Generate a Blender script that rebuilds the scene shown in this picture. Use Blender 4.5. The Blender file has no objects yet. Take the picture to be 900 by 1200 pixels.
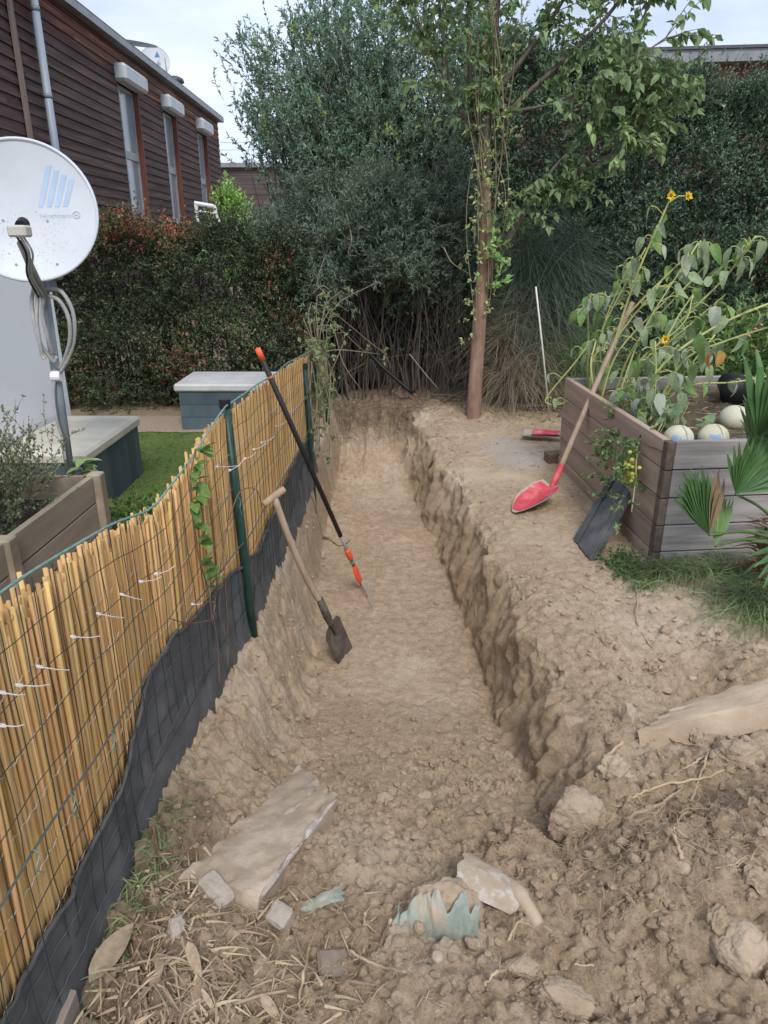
import bpy, math, random
import numpy as np
from mathutils import Vector, Matrix

S = bpy.context.scene
COL = S.collection
R = random.Random(11)
NR = np.random.default_rng(11)
PI = math.pi

# ------------------------------------------------------------------ camera
cd = bpy.data.cameras.new('camera')
cd.sensor_fit = 'VERTICAL'
cd.sensor_height = 36.0
cd.lens = 832.0 / 1200.0 * 36.0
cd.clip_start = 0.05
cd.clip_end = 1000.0
cam = bpy.data.objects.new('camera', cd)
COL.objects.link(cam)
cam.location = (0, 0, 1.55)
cam.rotation_euler = (math.radians(90 - 20.56), 0, 0)
S.camera = cam
S.view_settings.view_transform = 'Standard'
S.view_settings.look = 'None'
S.view_settings.gamma = 1.0
S.view_settings.exposure = 0.86
S.view_settings.use_curve_mapping = False
S.cycles.max_bounces = 6
S.cycles.transparent_max_bounces = 4

# ------------------------------------------------------------------ overcast sky and soft sun
SUN_AZ, SUN_EL = math.radians(171), math.radians(48)
sd = Vector((math.sin(SUN_AZ) * math.cos(SUN_EL), math.cos(SUN_AZ) * math.cos(SUN_EL), math.sin(SUN_EL)))
ld = bpy.data.lights.new('sun', 'SUN')
ld.energy = 1.5
ld.angle = math.radians(18)
ld.color = (1.0, 0.95, 0.88)
lo = bpy.data.objects.new('sun', ld)
COL.objects.link(lo)
lo.location = (0, -6, 9)
lo.rotation_euler = (-sd).to_track_quat('-Z', 'Y').to_euler()

wd = bpy.data.worlds.new('World')
S.world = wd
wd.use_nodes = True
wt = wd.node_tree
wt.nodes.clear()
def wn(t, **k):
    n = wt.nodes.new(t)
    for a, b in k.items(): setattr(n, a, b)
    return n
wout = wn('ShaderNodeOutputWorld'); wbg = wn('ShaderNodeBackground'); wbg.inputs['Strength'].default_value = 0.1
wsky = wn('ShaderNodeTexSky', sky_type='NISHITA', sun_disc=False, sun_elevation=SUN_EL, sun_rotation=SUN_AZ)
wtc = wn('ShaderNodeTexCoord'); wmap = wn('ShaderNodeMapping'); wmap.inputs['Scale'].default_value = (1.2, 1.2, 4.0)
wno = wn('ShaderNodeTexNoise'); wno.inputs['Scale'].default_value = 3.0; wno.inputs['Detail'].default_value = 6.0
wno.inputs['Roughness'].default_value = 0.55
wr = wn('ShaderNodeValToRGB')
wr.color_ramp.elements[0].position = 0.32; wr.color_ramp.elements[0].color = (3.7, 4.25, 5.5, 1)
wr.color_ramp.elements[1].position = 0.66; wr.color_ramp.elements[1].color = (5.8, 6.3, 7.3, 1)
wmx = wn('ShaderNodeMix', data_type='RGBA'); wmx.inputs['Factor'].default_value = 0.86
wt.links.new(wtc.outputs['Generated'], wmap.inputs['Vector'])
wt.links.new(wmap.outputs[0], wno.inputs['Vector'])
wt.links.new(wno.outputs['Fac'], wr.inputs[0])
wt.links.new(wsky.outputs[0], wmx.inputs[6]); wt.links.new(wr.outputs[0], wmx.inputs[7])
wt.links.new(wmx.outputs[2], wbg.inputs['Color']); wt.links.new(wbg.outputs[0], wout.inputs['Surface'])

# ------------------------------------------------------------------ helpers
W = {}          # world location of every object that parents others
def link(o): COL.objects.link(o); return o

def thing(name, label, cat, loc=(0, 0, 0), group=None):
    o = link(bpy.data.objects.new(name, None)); o.location = loc; o.empty_display_size = 0.05
    o['label'] = label; o['category'] = cat
    if group: o['group'] = group
    W[o] = np.array(loc, float)
    return o

def tag(o, label, cat, group=None):
    o['label'] = label; o['category'] = cat
    if group: o['group'] = group
    return o

def mesh_np(name, V, F, mat=None, smooth=False):
    """V (N,3); F one array (M,k) or a list of such arrays, mixed sizes allowed."""
    V = np.asarray(V, np.float32).reshape(-1, 3)
    Fs = F if isinstance(F, list) else [F]
    Fs = [np.asarray(f, np.int32) for f in Fs if len(f)]
    me = bpy.data.meshes.new(name)
    me.vertices.add(len(V)); me.vertices.foreach_set('co', V.ravel())
    loops = np.concatenate([f.ravel() for f in Fs])
    tot = np.concatenate([np.full(len(f), f.shape[1], np.int32) for f in Fs])
    st = np.concatenate([[0], np.cumsum(tot)[:-1]]).astype(np.int32)
    me.loops.add(len(loops)); me.loops.foreach_set('vertex_index', loops)
    me.polygons.add(len(tot)); me.polygons.foreach_set('loop_start', st); me.polygons.foreach_set('loop_total', tot)
    me.update(calc_edges=True); me.validate()
    me.polygons.foreach_set('use_smooth', np.full(len(me.polygons), bool(smooth)))
    if mat: me.materials.append(mat)
    return me

def put(name, me, parent=None, loc=(0, 0, 0), rot=None, scale=None, kind=None):
    o = link(bpy.data.objects.new(name, me))
    l = np.array(loc, float)
    if parent is not None:
        o.parent = parent; W[o] = l.copy(); l = l - W[parent]
    else: W[o] = l.copy()
    o.location = l
    if rot is not None: o.rotation_euler = rot
    if scale is not None: o.scale = scale
    if kind: o['kind'] = kind
    return o

def bake(name, V, F, mat, parent=None, loc=None, smooth=False, kind=None):
    """V in world coordinates; origin at loc, or at the parent's origin."""
    if loc is None: loc = W[parent] if parent is not None else (0, 0, 0)
    me = mesh_np(name, np.asarray(V, float) - np.array(loc, float), F, mat, smooth)
    return put(name, me, parent, loc, kind=kind)

def nrm(v):
    v = np.asarray(v, float); n = np.linalg.norm(v, axis=-1, keepdims=True); return v / np.maximum(n, 1e-9)

class MB:
    def __init__(s): s.v = []; s.t = []; s.q = []; s.n = 0
    def add(s, V, T=(), Q=()):
        s.v.append(np.asarray(V, float).reshape(-1, 3))
        if len(T): s.t.append(np.asarray(T, int).reshape(-1, 3) + s.n)
        if len(Q): s.q.append(np.asarray(Q, int).reshape(-1, 4) + s.n)
        s.n += len(s.v[-1]); return s
    def box(s, c, u, v, w):
        """centre and three half-axis vectors"""
        c, u, v, w = [np.array(a, float) for a in (c, u, v, w)]
        V = [c + i * u + j * v + k * w for i in (-1, 1) for j in (-1, 1) for k in (-1, 1)]
        return s.add(V, Q=[(0, 1, 3, 2), (4, 6, 7, 5), (0, 4, 5, 1), (2, 3, 7, 6), (0, 2, 6, 4), (1, 5, 7, 3)])
    def cbox(s, c, u, v, w, b=0.004):
        """box with chamfered edges"""
        c, u, v, w = [np.array(a, float) for a in (c, u, v, w)]
        L = [np.linalg.norm(a) for a in (u, v, w)]; U = [u / L[0], v / L[1], w / L[2]]
        b = min(b, *[l * 0.45 for l in L])
        V = []; idx = {}
        for i in (-1, 1):
            for j in (-1, 1):
                for k in (-1, 1):
                    for a in range(3):
                        e = [i * (L[0] - b), j * (L[1] - b), k * (L[2] - b)]
                        e[a] += (i, j, k)[a] * b
                        idx[(i, j, k, a)] = len(V); V.append(c + U[0] * e[0] + U[1] * e[1] + U[2] * e[2])
        Q = []; T = []
        for a in range(3):
            o1, o2 = [x for x in range(3) if x != a]
            for sg in (-1, 1):
                f = []
                for p, q in ((-1, -1), (1, -1), (1, 1), (-1, 1)):
                    k3 = [0, 0, 0]; k3[a] = sg; k3[o1] = p; k3[o2] = q; f.append(idx[(*k3, a)])
                Q.append(f)
            for p in (-1, 1):
                for q in (-1, 1):
                    k1 = [0, 0, 0]; k1[o1] = p; k1[o2] = q; k2 = list(k1); k1[a] = -1; k2[a] = 1
                    Q.append((idx[(*k1, o1)], idx[(*k2, o1)], idx[(*k2, o2)], idx[(*k1, o2)]))
        for i in (-1, 1):
            for j in (-1, 1):
                for k in (-1, 1): T.append([idx[(i, j, k, a)] for a in range(3)])
        return s.add(V, T, Q)
    def tube(s, P, r, n=8, cap=True):
        P = np.asarray(P, float); K = len(P); r = np.broadcast_to(np.asarray(r, float), (K,))
        T = np.gradient(P, axis=0); T = nrm(T)
        a = np.array([0, 0, 1.0]) if abs(T[0][2]) < 0.9 else np.array([1.0, 0, 0])
        N = nrm(np.cross(T[0], a)); V = []
        for i in range(K):
            N = nrm(N - T[i] * np.dot(N, T[i])); B = np.cross(T[i], N)
            ang = np.arange(n) * 2 * PI / n
            V.append(P[i] + r[i] * (np.cos(ang)[:, None] * N + np.sin(ang)[:, None] * B))
        V = np.concatenate(V); Q = []; TT = []
        for i in range(K - 1):
            for j in range(n): Q.append((i * n + j, i * n + (j + 1) % n, (i + 1) * n + (j + 1) % n, (i + 1) * n + j))
        if cap:
            V = np.vstack([V, P[0], P[-1]]); m = K * n
            for j in range(n): TT.append((m, (j + 1) % n, j)); TT.append((m + 1, (K - 1) * n + j, (K - 1) * n + (j + 1) % n))
        return s.add(V, TT, Q)
    def grid(s, G, flip=False):
        """G (a,b,3) sheet"""
        G = np.asarray(G, float); a, b = G.shape[:2]
        i = np.arange(a * b).reshape(a, b)
        q = np.stack([i[:-1, :-1], i[:-1, 1:], i[1:, 1:], i[1:, :-1]], -1).reshape(-1, 4)
        return s.add(G.reshape(-1, 3), Q=q[:, ::-1] if flip else q)
    def arrays(s):
        V = np.concatenate(s.v); F = []
        if s.t: F.append(np.concatenate(s.t))
        if s.q: F.append(np.concatenate(s.q))
        return V, F
    def mesh(s, name, mat, smooth=False): V, F = s.arrays(); return mesh_np(name, V, F, mat, smooth)
    def build(s, name, mat, parent=None, loc=None, smooth=False, kind=None):
        V, F = s.arrays(); return bake(name, V, F, mat, parent, loc, smooth, kind)

def smoothline(P, k=4):
    """Catmull-Rom resample"""
    P = np.asarray(P, float); Q = np.vstack([2 * P[0] - P[1], P, 2 * P[-1] - P[-2]]); out = []
    for i in range(1, len(Q) - 2):
        for t in np.arange(k) / k:
            a, b, c, d = Q[i - 1:i + 3]
            out.append(.5 * (2 * b + (c - a) * t + (2 * a - 5 * b + 4 * c - d) * t * t + (3 * b - a - 3 * c + d) * t ** 3))
    out.append(P[-1]); return np.array(out)

def tubes_np(P, r0, r1, n=3):
    """many tubes at once. P (N,K,3)"""
    P = np.asarray(P, float); N, K, _ = P.shape
    T = nrm(np.gradient(P, axis=1)); a = np.where(np.abs(T[..., 2:3]) < .9, [0, 0, 1.0], [1.0, 0, 0])
    U = nrm(np.cross(T, a)); B = np.cross(T, U)
    ang = np.arange(n) * 2 * PI / n
    r0 = np.broadcast_to(r0, (N,)); r1 = np.broadcast_to(r1, (N,))
    r = r0[:, None] + (r1 - r0)[:, None] * np.linspace(0, 1, K)[None]
    V = P[:, :, None] + r[:, :, None, None] * (np.cos(ang)[:, None] * U[:, :, None] + np.sin(ang)[:, None] * B[:, :, None])
    i = np.arange(N * K * n).reshape(N, K, n); j = np.roll(i, -1, 2)
    q = np.stack([i[:, :-1], j[:, :-1], j[:, 1:], i[:, 1:]], -1).reshape(-1, 4)
    return V.reshape(-1, 3), q

def leaves_np(P, D, L, Wd, fold=.25, droop=.15):
    """diamond leaves with a folded midrib: P base, D direction (N,3)"""
    N = len(P); D = nrm(D); L = np.broadcast_to(L, (N,))[:, None]; Wd = np.broadcast_to(Wd, (N,))[:, None]
    rnd = nrm(NR.normal(size=(N, 3)) + [0, 0, 1.2])
    Sd = nrm(np.cross(D, rnd)); Nn = np.cross(Sd, D)
    m = P + D * L * .45
    l = m + Sd * Wd * .5 + Nn * Wd * fold; r = m - Sd * Wd * .5 + Nn * Wd * fold
    t = P + D * L - Nn * L * droop
    V = np.stack([P, l, t, r], 1).reshape(-1, 3)
    i = np.arange(N)[:, None] * 4
    return V, np.concatenate([i + [0, 2, 1], i + [0, 3, 2]])

def blades_np(P, D, L, Wd, droop=.5, K=4, side=None):
    """grass-like ribbons bending over. P,D (N,3)"""
    N = len(P); D = nrm(D); L = np.broadcast_to(L, (N,))[:, None, None]; Wd = np.broadcast_to(Wd, (N,))[:, None, None]
    dr = np.broadcast_to(droop, (N,))[:, None, None]
    t = np.linspace(0, 1, K)[None, :, None]
    H = nrm(D * [1, 1, 0] + 1e-6)
    C = P[:, None] + D[:, None] * L * t + (H[:, None] * .5 - np.array([0, 0, 1.0])) * L * dr * t ** 2
    Sd = nrm(np.cross(D, nrm(NR.normal(size=(N, 3)))))[:, None]
    w = Wd * .5 * (1 - t ** 1.6 * .92)
    V = np.stack([C - Sd * w, C + Sd * w], 2).reshape(-1, 3)
    i = np.arange(N * K * 2).reshape(N, K, 2)
    q = np.stack([i[:, :-1, 0], i[:, :-1, 1], i[:, 1:, 1], i[:, 1:, 0]], -1).reshape(-1, 4)
    return V, q

# gradient noise ----------------------------------------------------
_perm = np.random.default_rng(3).permutation(256); _perm = np.concatenate([_perm, _perm, _perm])
_grad = nrm(np.random.default_rng(4).normal(size=(256, 3)))
def noise3(p):
    p = np.asarray(p, float); i = np.floor(p).astype(int); f = p - i; i &= 255
    u = f * f * f * (f * (f * 6 - 15) + 10); out = 0
    for a in (0, 1):
        for b in (0, 1):
            for c in (0, 1):
                h = _perm[_perm[_perm[(i[..., 0] + a) & 255] + ((i[..., 1] + b) & 255)] + ((i[..., 2] + c) & 255)]
                d = (_grad[h] * (f - [a, b, c])).sum(-1)
                w = (u[..., 0] if a else 1 - u[..., 0]) * (u[..., 1] if b else 1 - u[..., 1]) * (u[..., 2] if c else 1 - u[..., 2])
                out = out + w * d
    return out * 1.6
def fbm(p, scale, octv=4, gain=.5, seed=0, ridged=False):
    p = np.asarray(p, float) * scale + seed * 17.31; a = 1; s = 0
    for k in range(octv):
        n = noise3(p); s = s + a * (np.abs(n) * 2 - .5 if ridged else n); a *= gain; p = p * 2.03 + 5.1
    return s
def sstep(a, b, x): t = np.clip((x - a) / (b - a), 0, 1); return t * t * (3 - 2 * t)

# materials ---------------------------------------------------------
def M(name, c1, c2=None, scale=8, rough=.85, bump=0., bscale=None, isl=0., orn=0., stretch=(1, 1, 1), metal=0., detail=5,
      spec=.3, leaf=0., back=None, lo=.35, hi=.65, c3=None, world=False):
    m = bpy.data.materials.new(name); m.use_nodes = True; t = m.node_tree; N = t.nodes; L = t.links
    b = N['Principled BSDF']; b.inputs['Roughness'].default_value = rough; b.inputs['Metallic'].default_value = metal
    b.inputs['Specular IOR Level'].default_value = spec
    tc = N.new('ShaderNodeTexCoord'); oi = N.new('ShaderNodeObjectInfo')
    if world:
        g = N.new('ShaderNodeNewGeometry'); co = g.outputs['Position']
    else:
        ad = N.new('ShaderNodeVectorMath'); ad.operation = 'ADD'
        sc = N.new('ShaderNodeMath'); sc.operation = 'MULTIPLY'; sc.inputs[1].default_value = 37.0
        L.new(oi.outputs['Random'], sc.inputs[0]); L.new(tc.outputs['Object'], ad.inputs[0]); L.new(sc.outputs[0], ad.inputs[1])
        co = ad.outputs[0]
    mp = N.new('ShaderNodeMapping'); mp.inputs['Scale'].default_value = stretch; L.new(co, mp.inputs['Vector'])
    no = N.new('ShaderNodeTexNoise'); no.inputs['Scale'].default_value = scale; no.inputs['Detail'].default_value = detail
    no.inputs['Roughness'].default_value = .62
    L.new(mp.outputs[0], no.inputs['Vector'])
    cr = N.new('ShaderNodeValToRGB'); e = cr.color_ramp.elements
    c2 = c2 or tuple(x * .75 for x in c1)
    e[0].position = lo; e[0].color = (*c1, 1); e[1].position = hi; e[1].color = (*c2, 1)
    if c3:
        k = e.new(.5 * (lo + hi)); k.color = (*c3, 1)
    L.new(no.outputs['Fac'], cr.inputs[0]); col = cr.outputs[0]
    if isl or orn:
        hs = N.new('ShaderNodeHueSaturation')
        if isl:
            g2 = N.new('ShaderNodeNewGeometry'); src = g2.outputs['Random Per Island']; amp = isl
        else: src = oi.outputs['Random']; amp = orn
        mr = N.new('ShaderNodeMapRange'); mr.inputs['To Min'].default_value = 1 - amp; mr.inputs['To Max'].default_value = 1 + amp
        L.new(src, mr.inputs['Value']); L.new(mr.outputs[0], hs.inputs['Value'])
        mh = N.new('ShaderNodeMapRange'); mh.inputs['To Min'].default_value = .5 - .03 * min(1, amp * 2); mh.inputs['To Max'].default_value = .5 + .03 * min(1, amp * 2)
        fr = N.new('ShaderNodeMath'); fr.operation = 'FRACT'; ml = N.new('ShaderNodeMath'); ml.operation = 'MULTIPLY'; ml.inputs[1].default_value = 7.7
        L.new(src, ml.inputs[0]); L.new(ml.outputs[0], fr.inputs[0]); L.new(fr.outputs[0], mh.inputs['Value']); L.new(mh.outputs[0], hs.inputs['Hue'])
        L.new(col, hs.inputs['Color']); col = hs.outputs[0]
    L.new(col, b.inputs['Base Color'])
    if bump:
        n2 = N.new('ShaderNodeTexNoise'); n2.inputs['Scale'].default_value = bscale or scale * 3; n2.inputs['Detail'].default_value = 6
        n2.inputs['Roughness'].default_value = .65
        L.new(mp.outputs[0], n2.inputs['Vector'])
        bp = N.new('ShaderNodeBump'); bp.inputs['Strength'].default_value = 1.0; bp.inputs['Distance'].default_value = bump
        L.new(n2.outputs['Fac'], bp.inputs['Height']); L.new(bp.outputs[0], b.inputs['Normal'])
    if leaf:
        tr = N.new('ShaderNodeBsdfTranslucent'); mx = N.new('ShaderNodeMixShader'); mx.inputs[0].default_value = leaf
        L.new(col, tr.inputs['Color']); L.new(b.outputs[0], mx.inputs[1]); L.new(tr.outputs[0], mx.inputs[2])
        L.new(mx.outputs[0], N['Material Output'].inputs['Surface'])
    return m

# ------------------------------------------------------------------ ground with the dug trench
FKY = [0.2, 1.7, 2.0, 2.35, 2.7, 3.6, 4.3, 5.2, 7.1]
FKX = [-.70, -.695, -.668, -.635, -.595, -.565, -.545, -.54, -.535]
def fence_x(Y): return np.interp(Y, FKY, FKX)
def b_floor_l(Y): return np.interp(Y, [0, 1.2, 1.9, 2.3, 2.9, 3.7, 4.8, 6.0, 7.5], [-.36, -.33, -.28, -.28, -.33, -.39, -.44, -.43, -.38])
def b_floor_r(Y): return .016 * n1d(Y, 3.1, 5.5) + np.interp(Y, [0, 1.2, 1.9, 2.5, 3.2, 4.2, 5.0, 5.9, 6.4, 7.6], [.52, .51, .525, .51, .485, .43, .345, .245, .20, .12])
def n1d(Y, f, s): Y = np.asarray(Y, float); return noise3(np.stack([Y * f, Y * 0 + s, Y * 0 + .37], -1))
def b_lip(Y): return .030 * n1d(Y, 2.1, 3.3) + .022 * n1d(Y, 6.3, 8.1) + np.interp(Y, [0, 1.2, 1.9, 2.5, 3.2, 4.2, 5.0, 5.9, 6.6, 7.6], [.74, .72, .68, .645, .605, .555, .485, .40, .34, .25])
def b_depth(Y): return np.interp(Y, [0, .9, 1.15, 1.35, 1.6, 1.9, 2.3, 2.8, 5, 6.1, 6.6, 7.2, 7.8, 9],
                                    [.03, .03, .02, .04, .10, .21, .34, .45, .49, .47, .37, .15, -.03, -.04])
BUMPS = [  # x, y, radius x, radius y, height
    (.90, 1.36, .28, .24, .13), (1.22, 1.42, .28, .3, .14), (.80, 1.54, .10, .05, -.06), (1.02, 1.50, .09, .06, .05), (.62, 1.40, .14, .12, .05), (1.30, 1.62, .25, .13, .04),
    (.92, 1.66, .22, .08, -.06), (1.18, 2.28, .15, .2, -.13), (1.48, 2.32, .28, .22, .07), (1.75, 2.85, .4, .3, .06),
    (.28, 1.02, .22, .12, .045), (.06, 1.13, .12, .08, .04), (-.14, 1.05, .2, .12, .03), (.50, 1.12, .2, .10, -.06),
    (.72, 1.08, .2, .1, -.03), (.98, 1.15, .12, .1, .06), (-.46, 1.22, .16, .2, .045), (-.40, 1.75, .16, .22, .04),
    (1.08, 3.0, .18, .18, -.02), (1.3, 2.95, .12, .1, .03), (.72, 2.0, .09, .14, .03), (.66, 1.72, .08, .10, .05),
    (-.36, 6.75, .14, .16, .10), (.62, 6.3, .2, .4, .03), (.2, 1.55, .14, .1, -.03), (.44, 1.62, .09, .09, .05), (1.5, 1.1, .4, .3, .08)]
def base_h(X, Y):
    d = b_depth(Y); xf, fl, fr, lp = fence_x(Y), b_floor_l(Y), b_floor_r(Y), b_lip(Y)
    pl = np.clip((X - (xf + .02)) / (fl - xf - .02), 0, 1); pl = .25 * pl + .75 * sstep(.02, .93, pl)
    t = np.clip((X - fr) / (lp - fr), 0, 1); pr = 1 - .88 * t ** 1.1
    t2 = np.clip((X - lp) / .22, 0, 1); pr = pr - .12 * (1 - (1 - t2) ** 2)
    z = -d * np.minimum(pl, np.where(X < fr, 1, pr))
    for bx, by, rx, ry, h in BUMPS:
        z = z + h * np.exp(-((X - bx) / rx) ** 2 - ((Y - by) / ry) ** 2)
    return z
def cells(X, Y, sc, seed):
    """broken clods: tilted facets of a warped cell pattern, and the gap between them"""
    p = np.stack([X, Y, X * 0], -1)
    x = X * sc + .55 * noise3(p * sc * .9 + seed) + .2 * noise3(p * sc * 3 + seed); y = Y * sc + .55 * noise3(p * sc * .9 + seed + 40) + .2 * noise3(p * sc * 3 + seed + 50)
    ix, iy = np.floor(x).astype(int), np.floor(y).astype(int); f1 = np.full(X.shape, 9.); f2 = f1.copy(); best = np.zeros(X.shape)
    for a in (-1, 0, 1):
        for b in (-1, 0, 1):
            cx, cy = ix + a, iy + b; h = _perm[_perm[cx & 255] + ((cy + seed * 7) & 255)]
            px_, py_ = cx + (h / 255.), cy + (_perm[h] / 255.); d = np.hypot(x - px_, y - py_)
            h2 = _perm[h + 7]; tilt = ((h2 / 255. - .5) + (x - px_) * (_perm[h + 3] / 255. - .5) * 1.6 + (y - py_) * (_perm[h + 11] / 255. - .5) * 1.6)
            n_ = d < f1; f2 = np.where(n_, f1, np.minimum(f2, d)); best = np.where(n_, tilt, best); f1 = np.where(n_, d, f1)
    return best, f2 - f1
def rough_mask(X, Y):
    """1 = heaped loose soil, 0 = trodden"""
    fl, fr, lp = b_floor_l(Y), b_floor_r(Y), b_lip(Y)
    m = .22 + .78 * (1 - sstep(1.45, 2.2, Y))
    wall = np.exp(-((X - (fr + lp) / 2) / .12) ** 2) + .9 * sstep(fl + .05, fl - .08, X) * (X > -.8)
    far = sstep(6.0, 6.9, Y)
    heap = np.exp(-((X - 1.25) / .5) ** 2 - ((Y - 2.3) / .7) ** 2) * .6
    return np.clip(m + .7 * wall * sstep(9, 6, Y) + .6 * far + heap, 0, 1.1)
def detail_h(X, Y):
    p = np.stack([X, Y, np.zeros_like(X)], -1); m = rough_mask(X, Y); near = sstep(60, 9, np.abs(Y)) * sstep(30, 8, np.abs(X)) * (.12 + .88 * sstep(-1.5, -.8, X))
    z = .016 * fbm(p, 1.7, 3, seed=1) + m * (.020 * fbm(p, 6, 2, seed=2) + .020 * (fbm(p, 13, 4, .55, seed=3, ridged=True)))
    z += (.30 + .70 * m) * (.0065 * fbm(p, 34, 3, .65, seed=4) + .004 * fbm(p, 62, 2, .6, seed=14, ridged=True))
    cr = fbm(p, 4.3, 3, .6, seed=15); z -= m * .022 * np.exp(-(cr / .07) ** 2)
    hp = np.clip(sstep(1.95, 1.5, Y) + .34 * np.exp(-((X - 1.2) / .4) ** 2 - ((Y - 2.2) / .6) ** 2) + .5 * np.exp(-((X - .2) / .35) ** 2 - ((Y - 2.05) / .45) ** 2) + .42 * np.exp(-((X - b_lip(Y) - .02) / .09) ** 2) * sstep(7, 6, Y), 0, 1)
    hp = hp * np.clip(.62 + 2.0 * noise3(p * 2.9 + 3), .08, 1.15) * (1 - .85 * np.exp(-((X - .56) / .16) ** 2 - ((Y - 1.17) / .10) ** 2)) * (Y > .3) * (np.abs(X) < 4) * (Y < 9)
    for sc, am, sd_ in ((6.0, .050, 2), (14, .022, 5), (34, .008, 9)):
        c_, g_ = cells(X, Y, sc, sd_); z = z + hp * am * (c_ * .8 - .35 * np.exp(-(g_ / .09) ** 2))
    # bucket-tooth ridges down the far ramp
    rz = sstep(5.9, 6.4, Y) * sstep(7.9, 7.2, Y) * (X > b_floor_l(Y) - .15) * (X < b_floor_r(Y) + .05)
    z += rz * .060 * noise3(np.stack([X * 9, Y * .8, X * 0 + 3.3], -1))
    return z * near
def ground_h(X, Y):
    X = np.asarray(X, float); Y = np.asarray(Y, float)
    return base_h(X, Y) + detail_h(X, Y)
def gz(x, y): return float(ground_h(np.array([x]), np.array([y]))[0])

def make_ground():
    ys = [-60, -20, -6, -2, -.5, .1]; y = .35
    while y < 8.6: ys.append(y); y += max(.0066, .0048 * y)
    ys += [8.8, 9.3, 10, 11, 13, 16, 20, 28, 40, 70, 140, 400]
    ys = np.array(ys)
    knots = [(-300, 1), (-60, 2), (-12, 3), (-4, 4), (-1.6, 14), ('f', 44), ('l', 100), ('r', 40), ('p', 34), ('q', 130), (1.75, 60), (3.2, 14), (6, 6), (20, 3), (80, 2), (300, 0)]
    f = {'f': fence_x(ys), 'l': b_floor_l(ys), 'r': b_floor_r(ys), 'p': b_lip(ys), 'q': b_lip(ys) + .25}
    val = [(np.full(len(ys), k[0]) if not isinstance(k[0], str) else f[k[0]]) for k in knots]
    cols = []
    for a, b, (_, n) in zip(val, val[1:], knots):
        for i in range(n): cols.append(a + (b - a) * i / n)
    cols.append(val[-1])
    X = np.stack(cols, 1); Y = np.repeat(ys[:, None], X.shape[1], 1)
    Z = ground_h(X, Y)
    # crumbly faces: push the steep trench wall in and out sideways
    fr, lp = b_floor_r(Y), b_lip(Y)
    wm = sstep(fr - .03, fr + .03, X) * sstep(lp + .10, lp, X) * sstep(8, 7, Y) * sstep(1.0, 1.7, Y)
    P = np.stack([X, Y, Z], -1)
    X = X + wm * (.055 * fbm(P * [1, 1, .5], 4.5, 3, .5, seed=8) + .020 * fbm(P * [1, 1, .45], 15, 3, .6, seed=9))
    wl = sstep(b_floor_l(Y) + .05, b_floor_l(Y) - .05, X) * (X > fence_x(Y) + .06) * sstep(8, 7, Y) * sstep(1.5, 2.2, Y)
    Z = Z + wl * (.045 * fbm(P * [1, 1, .4], 8, 4, .6, seed=12) + .05 * noise3(np.stack([X * 1.5, Y * 7, X * 0], -1)))
    V = np.stack([X, Y, Z], -1)
    b = MB().grid(V, flip=True)
    o = b.build('ground', soil_mat, smooth=True, kind='structure')
    xy = V.reshape(-1, 3); n1 = noise3(xy * [3, 3, 1]) * .5 + noise3(xy * [11, 11, 1]) * .3
    hum = sstep(6.55, 7.35, xy[:, 1] + .5 * n1 - .5 * sstep(.3, .6, xy[:, 0])) * (np.abs(xy[:, 0]) < 60)
    hum = np.maximum(hum, sstep(.1, .5, np.exp(-((xy[:, 0] + .58) / .09) ** 2) * sstep(1.95, 1.5, xy[:, 1]) + .25 * n1) * .7)
    hum = np.maximum(hum, sstep(-.75, -.9, xy[:, 0]) * .75)
    fr_, lp_ = b_floor_r(xy[:, 1]), b_lip(xy[:, 1])
    moist = np.exp(-((xy[:, 0] - fr_ - .02) / .07) ** 2) * sstep(1.5, 2.0, xy[:, 1]) * sstep(7.5, 6.5, xy[:, 1]) * (.75 + .8 * n1)
    moist = np.maximum(moist, .22 * np.exp(-((xy[:, 0] - b_floor_l(xy[:, 1]) + .06) / .09) ** 2) * sstep(1.6, 2.2, xy[:, 1]) * (.6 + 1.2 * n1))
    moist = np.maximum(moist, .14 * sstep(1.75, 1.45, xy[:, 1]) * (np.abs(xy[:, 0]) < 4) * sstep(-.25, .5, n1))
    grv = np.exp(-((xy[:, 0] - 1.05) / .30) ** 2 - ((xy[:, 1] - 5.45) / .55) ** 2) * 1.3 + .5 * n1
    grv = sstep(.35, .9, grv)
    dry = np.clip(.5 + 1.2 * n1, 0, 1)
    ca = o.data.color_attributes.new('zone', 'FLOAT_COLOR', 'POINT')
    ca.data.foreach_set('color', np.stack([hum, grv, np.clip(moist, 0, 1), np.ones_like(hum)], -1).astype(np.float32).ravel())
    return o

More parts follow.
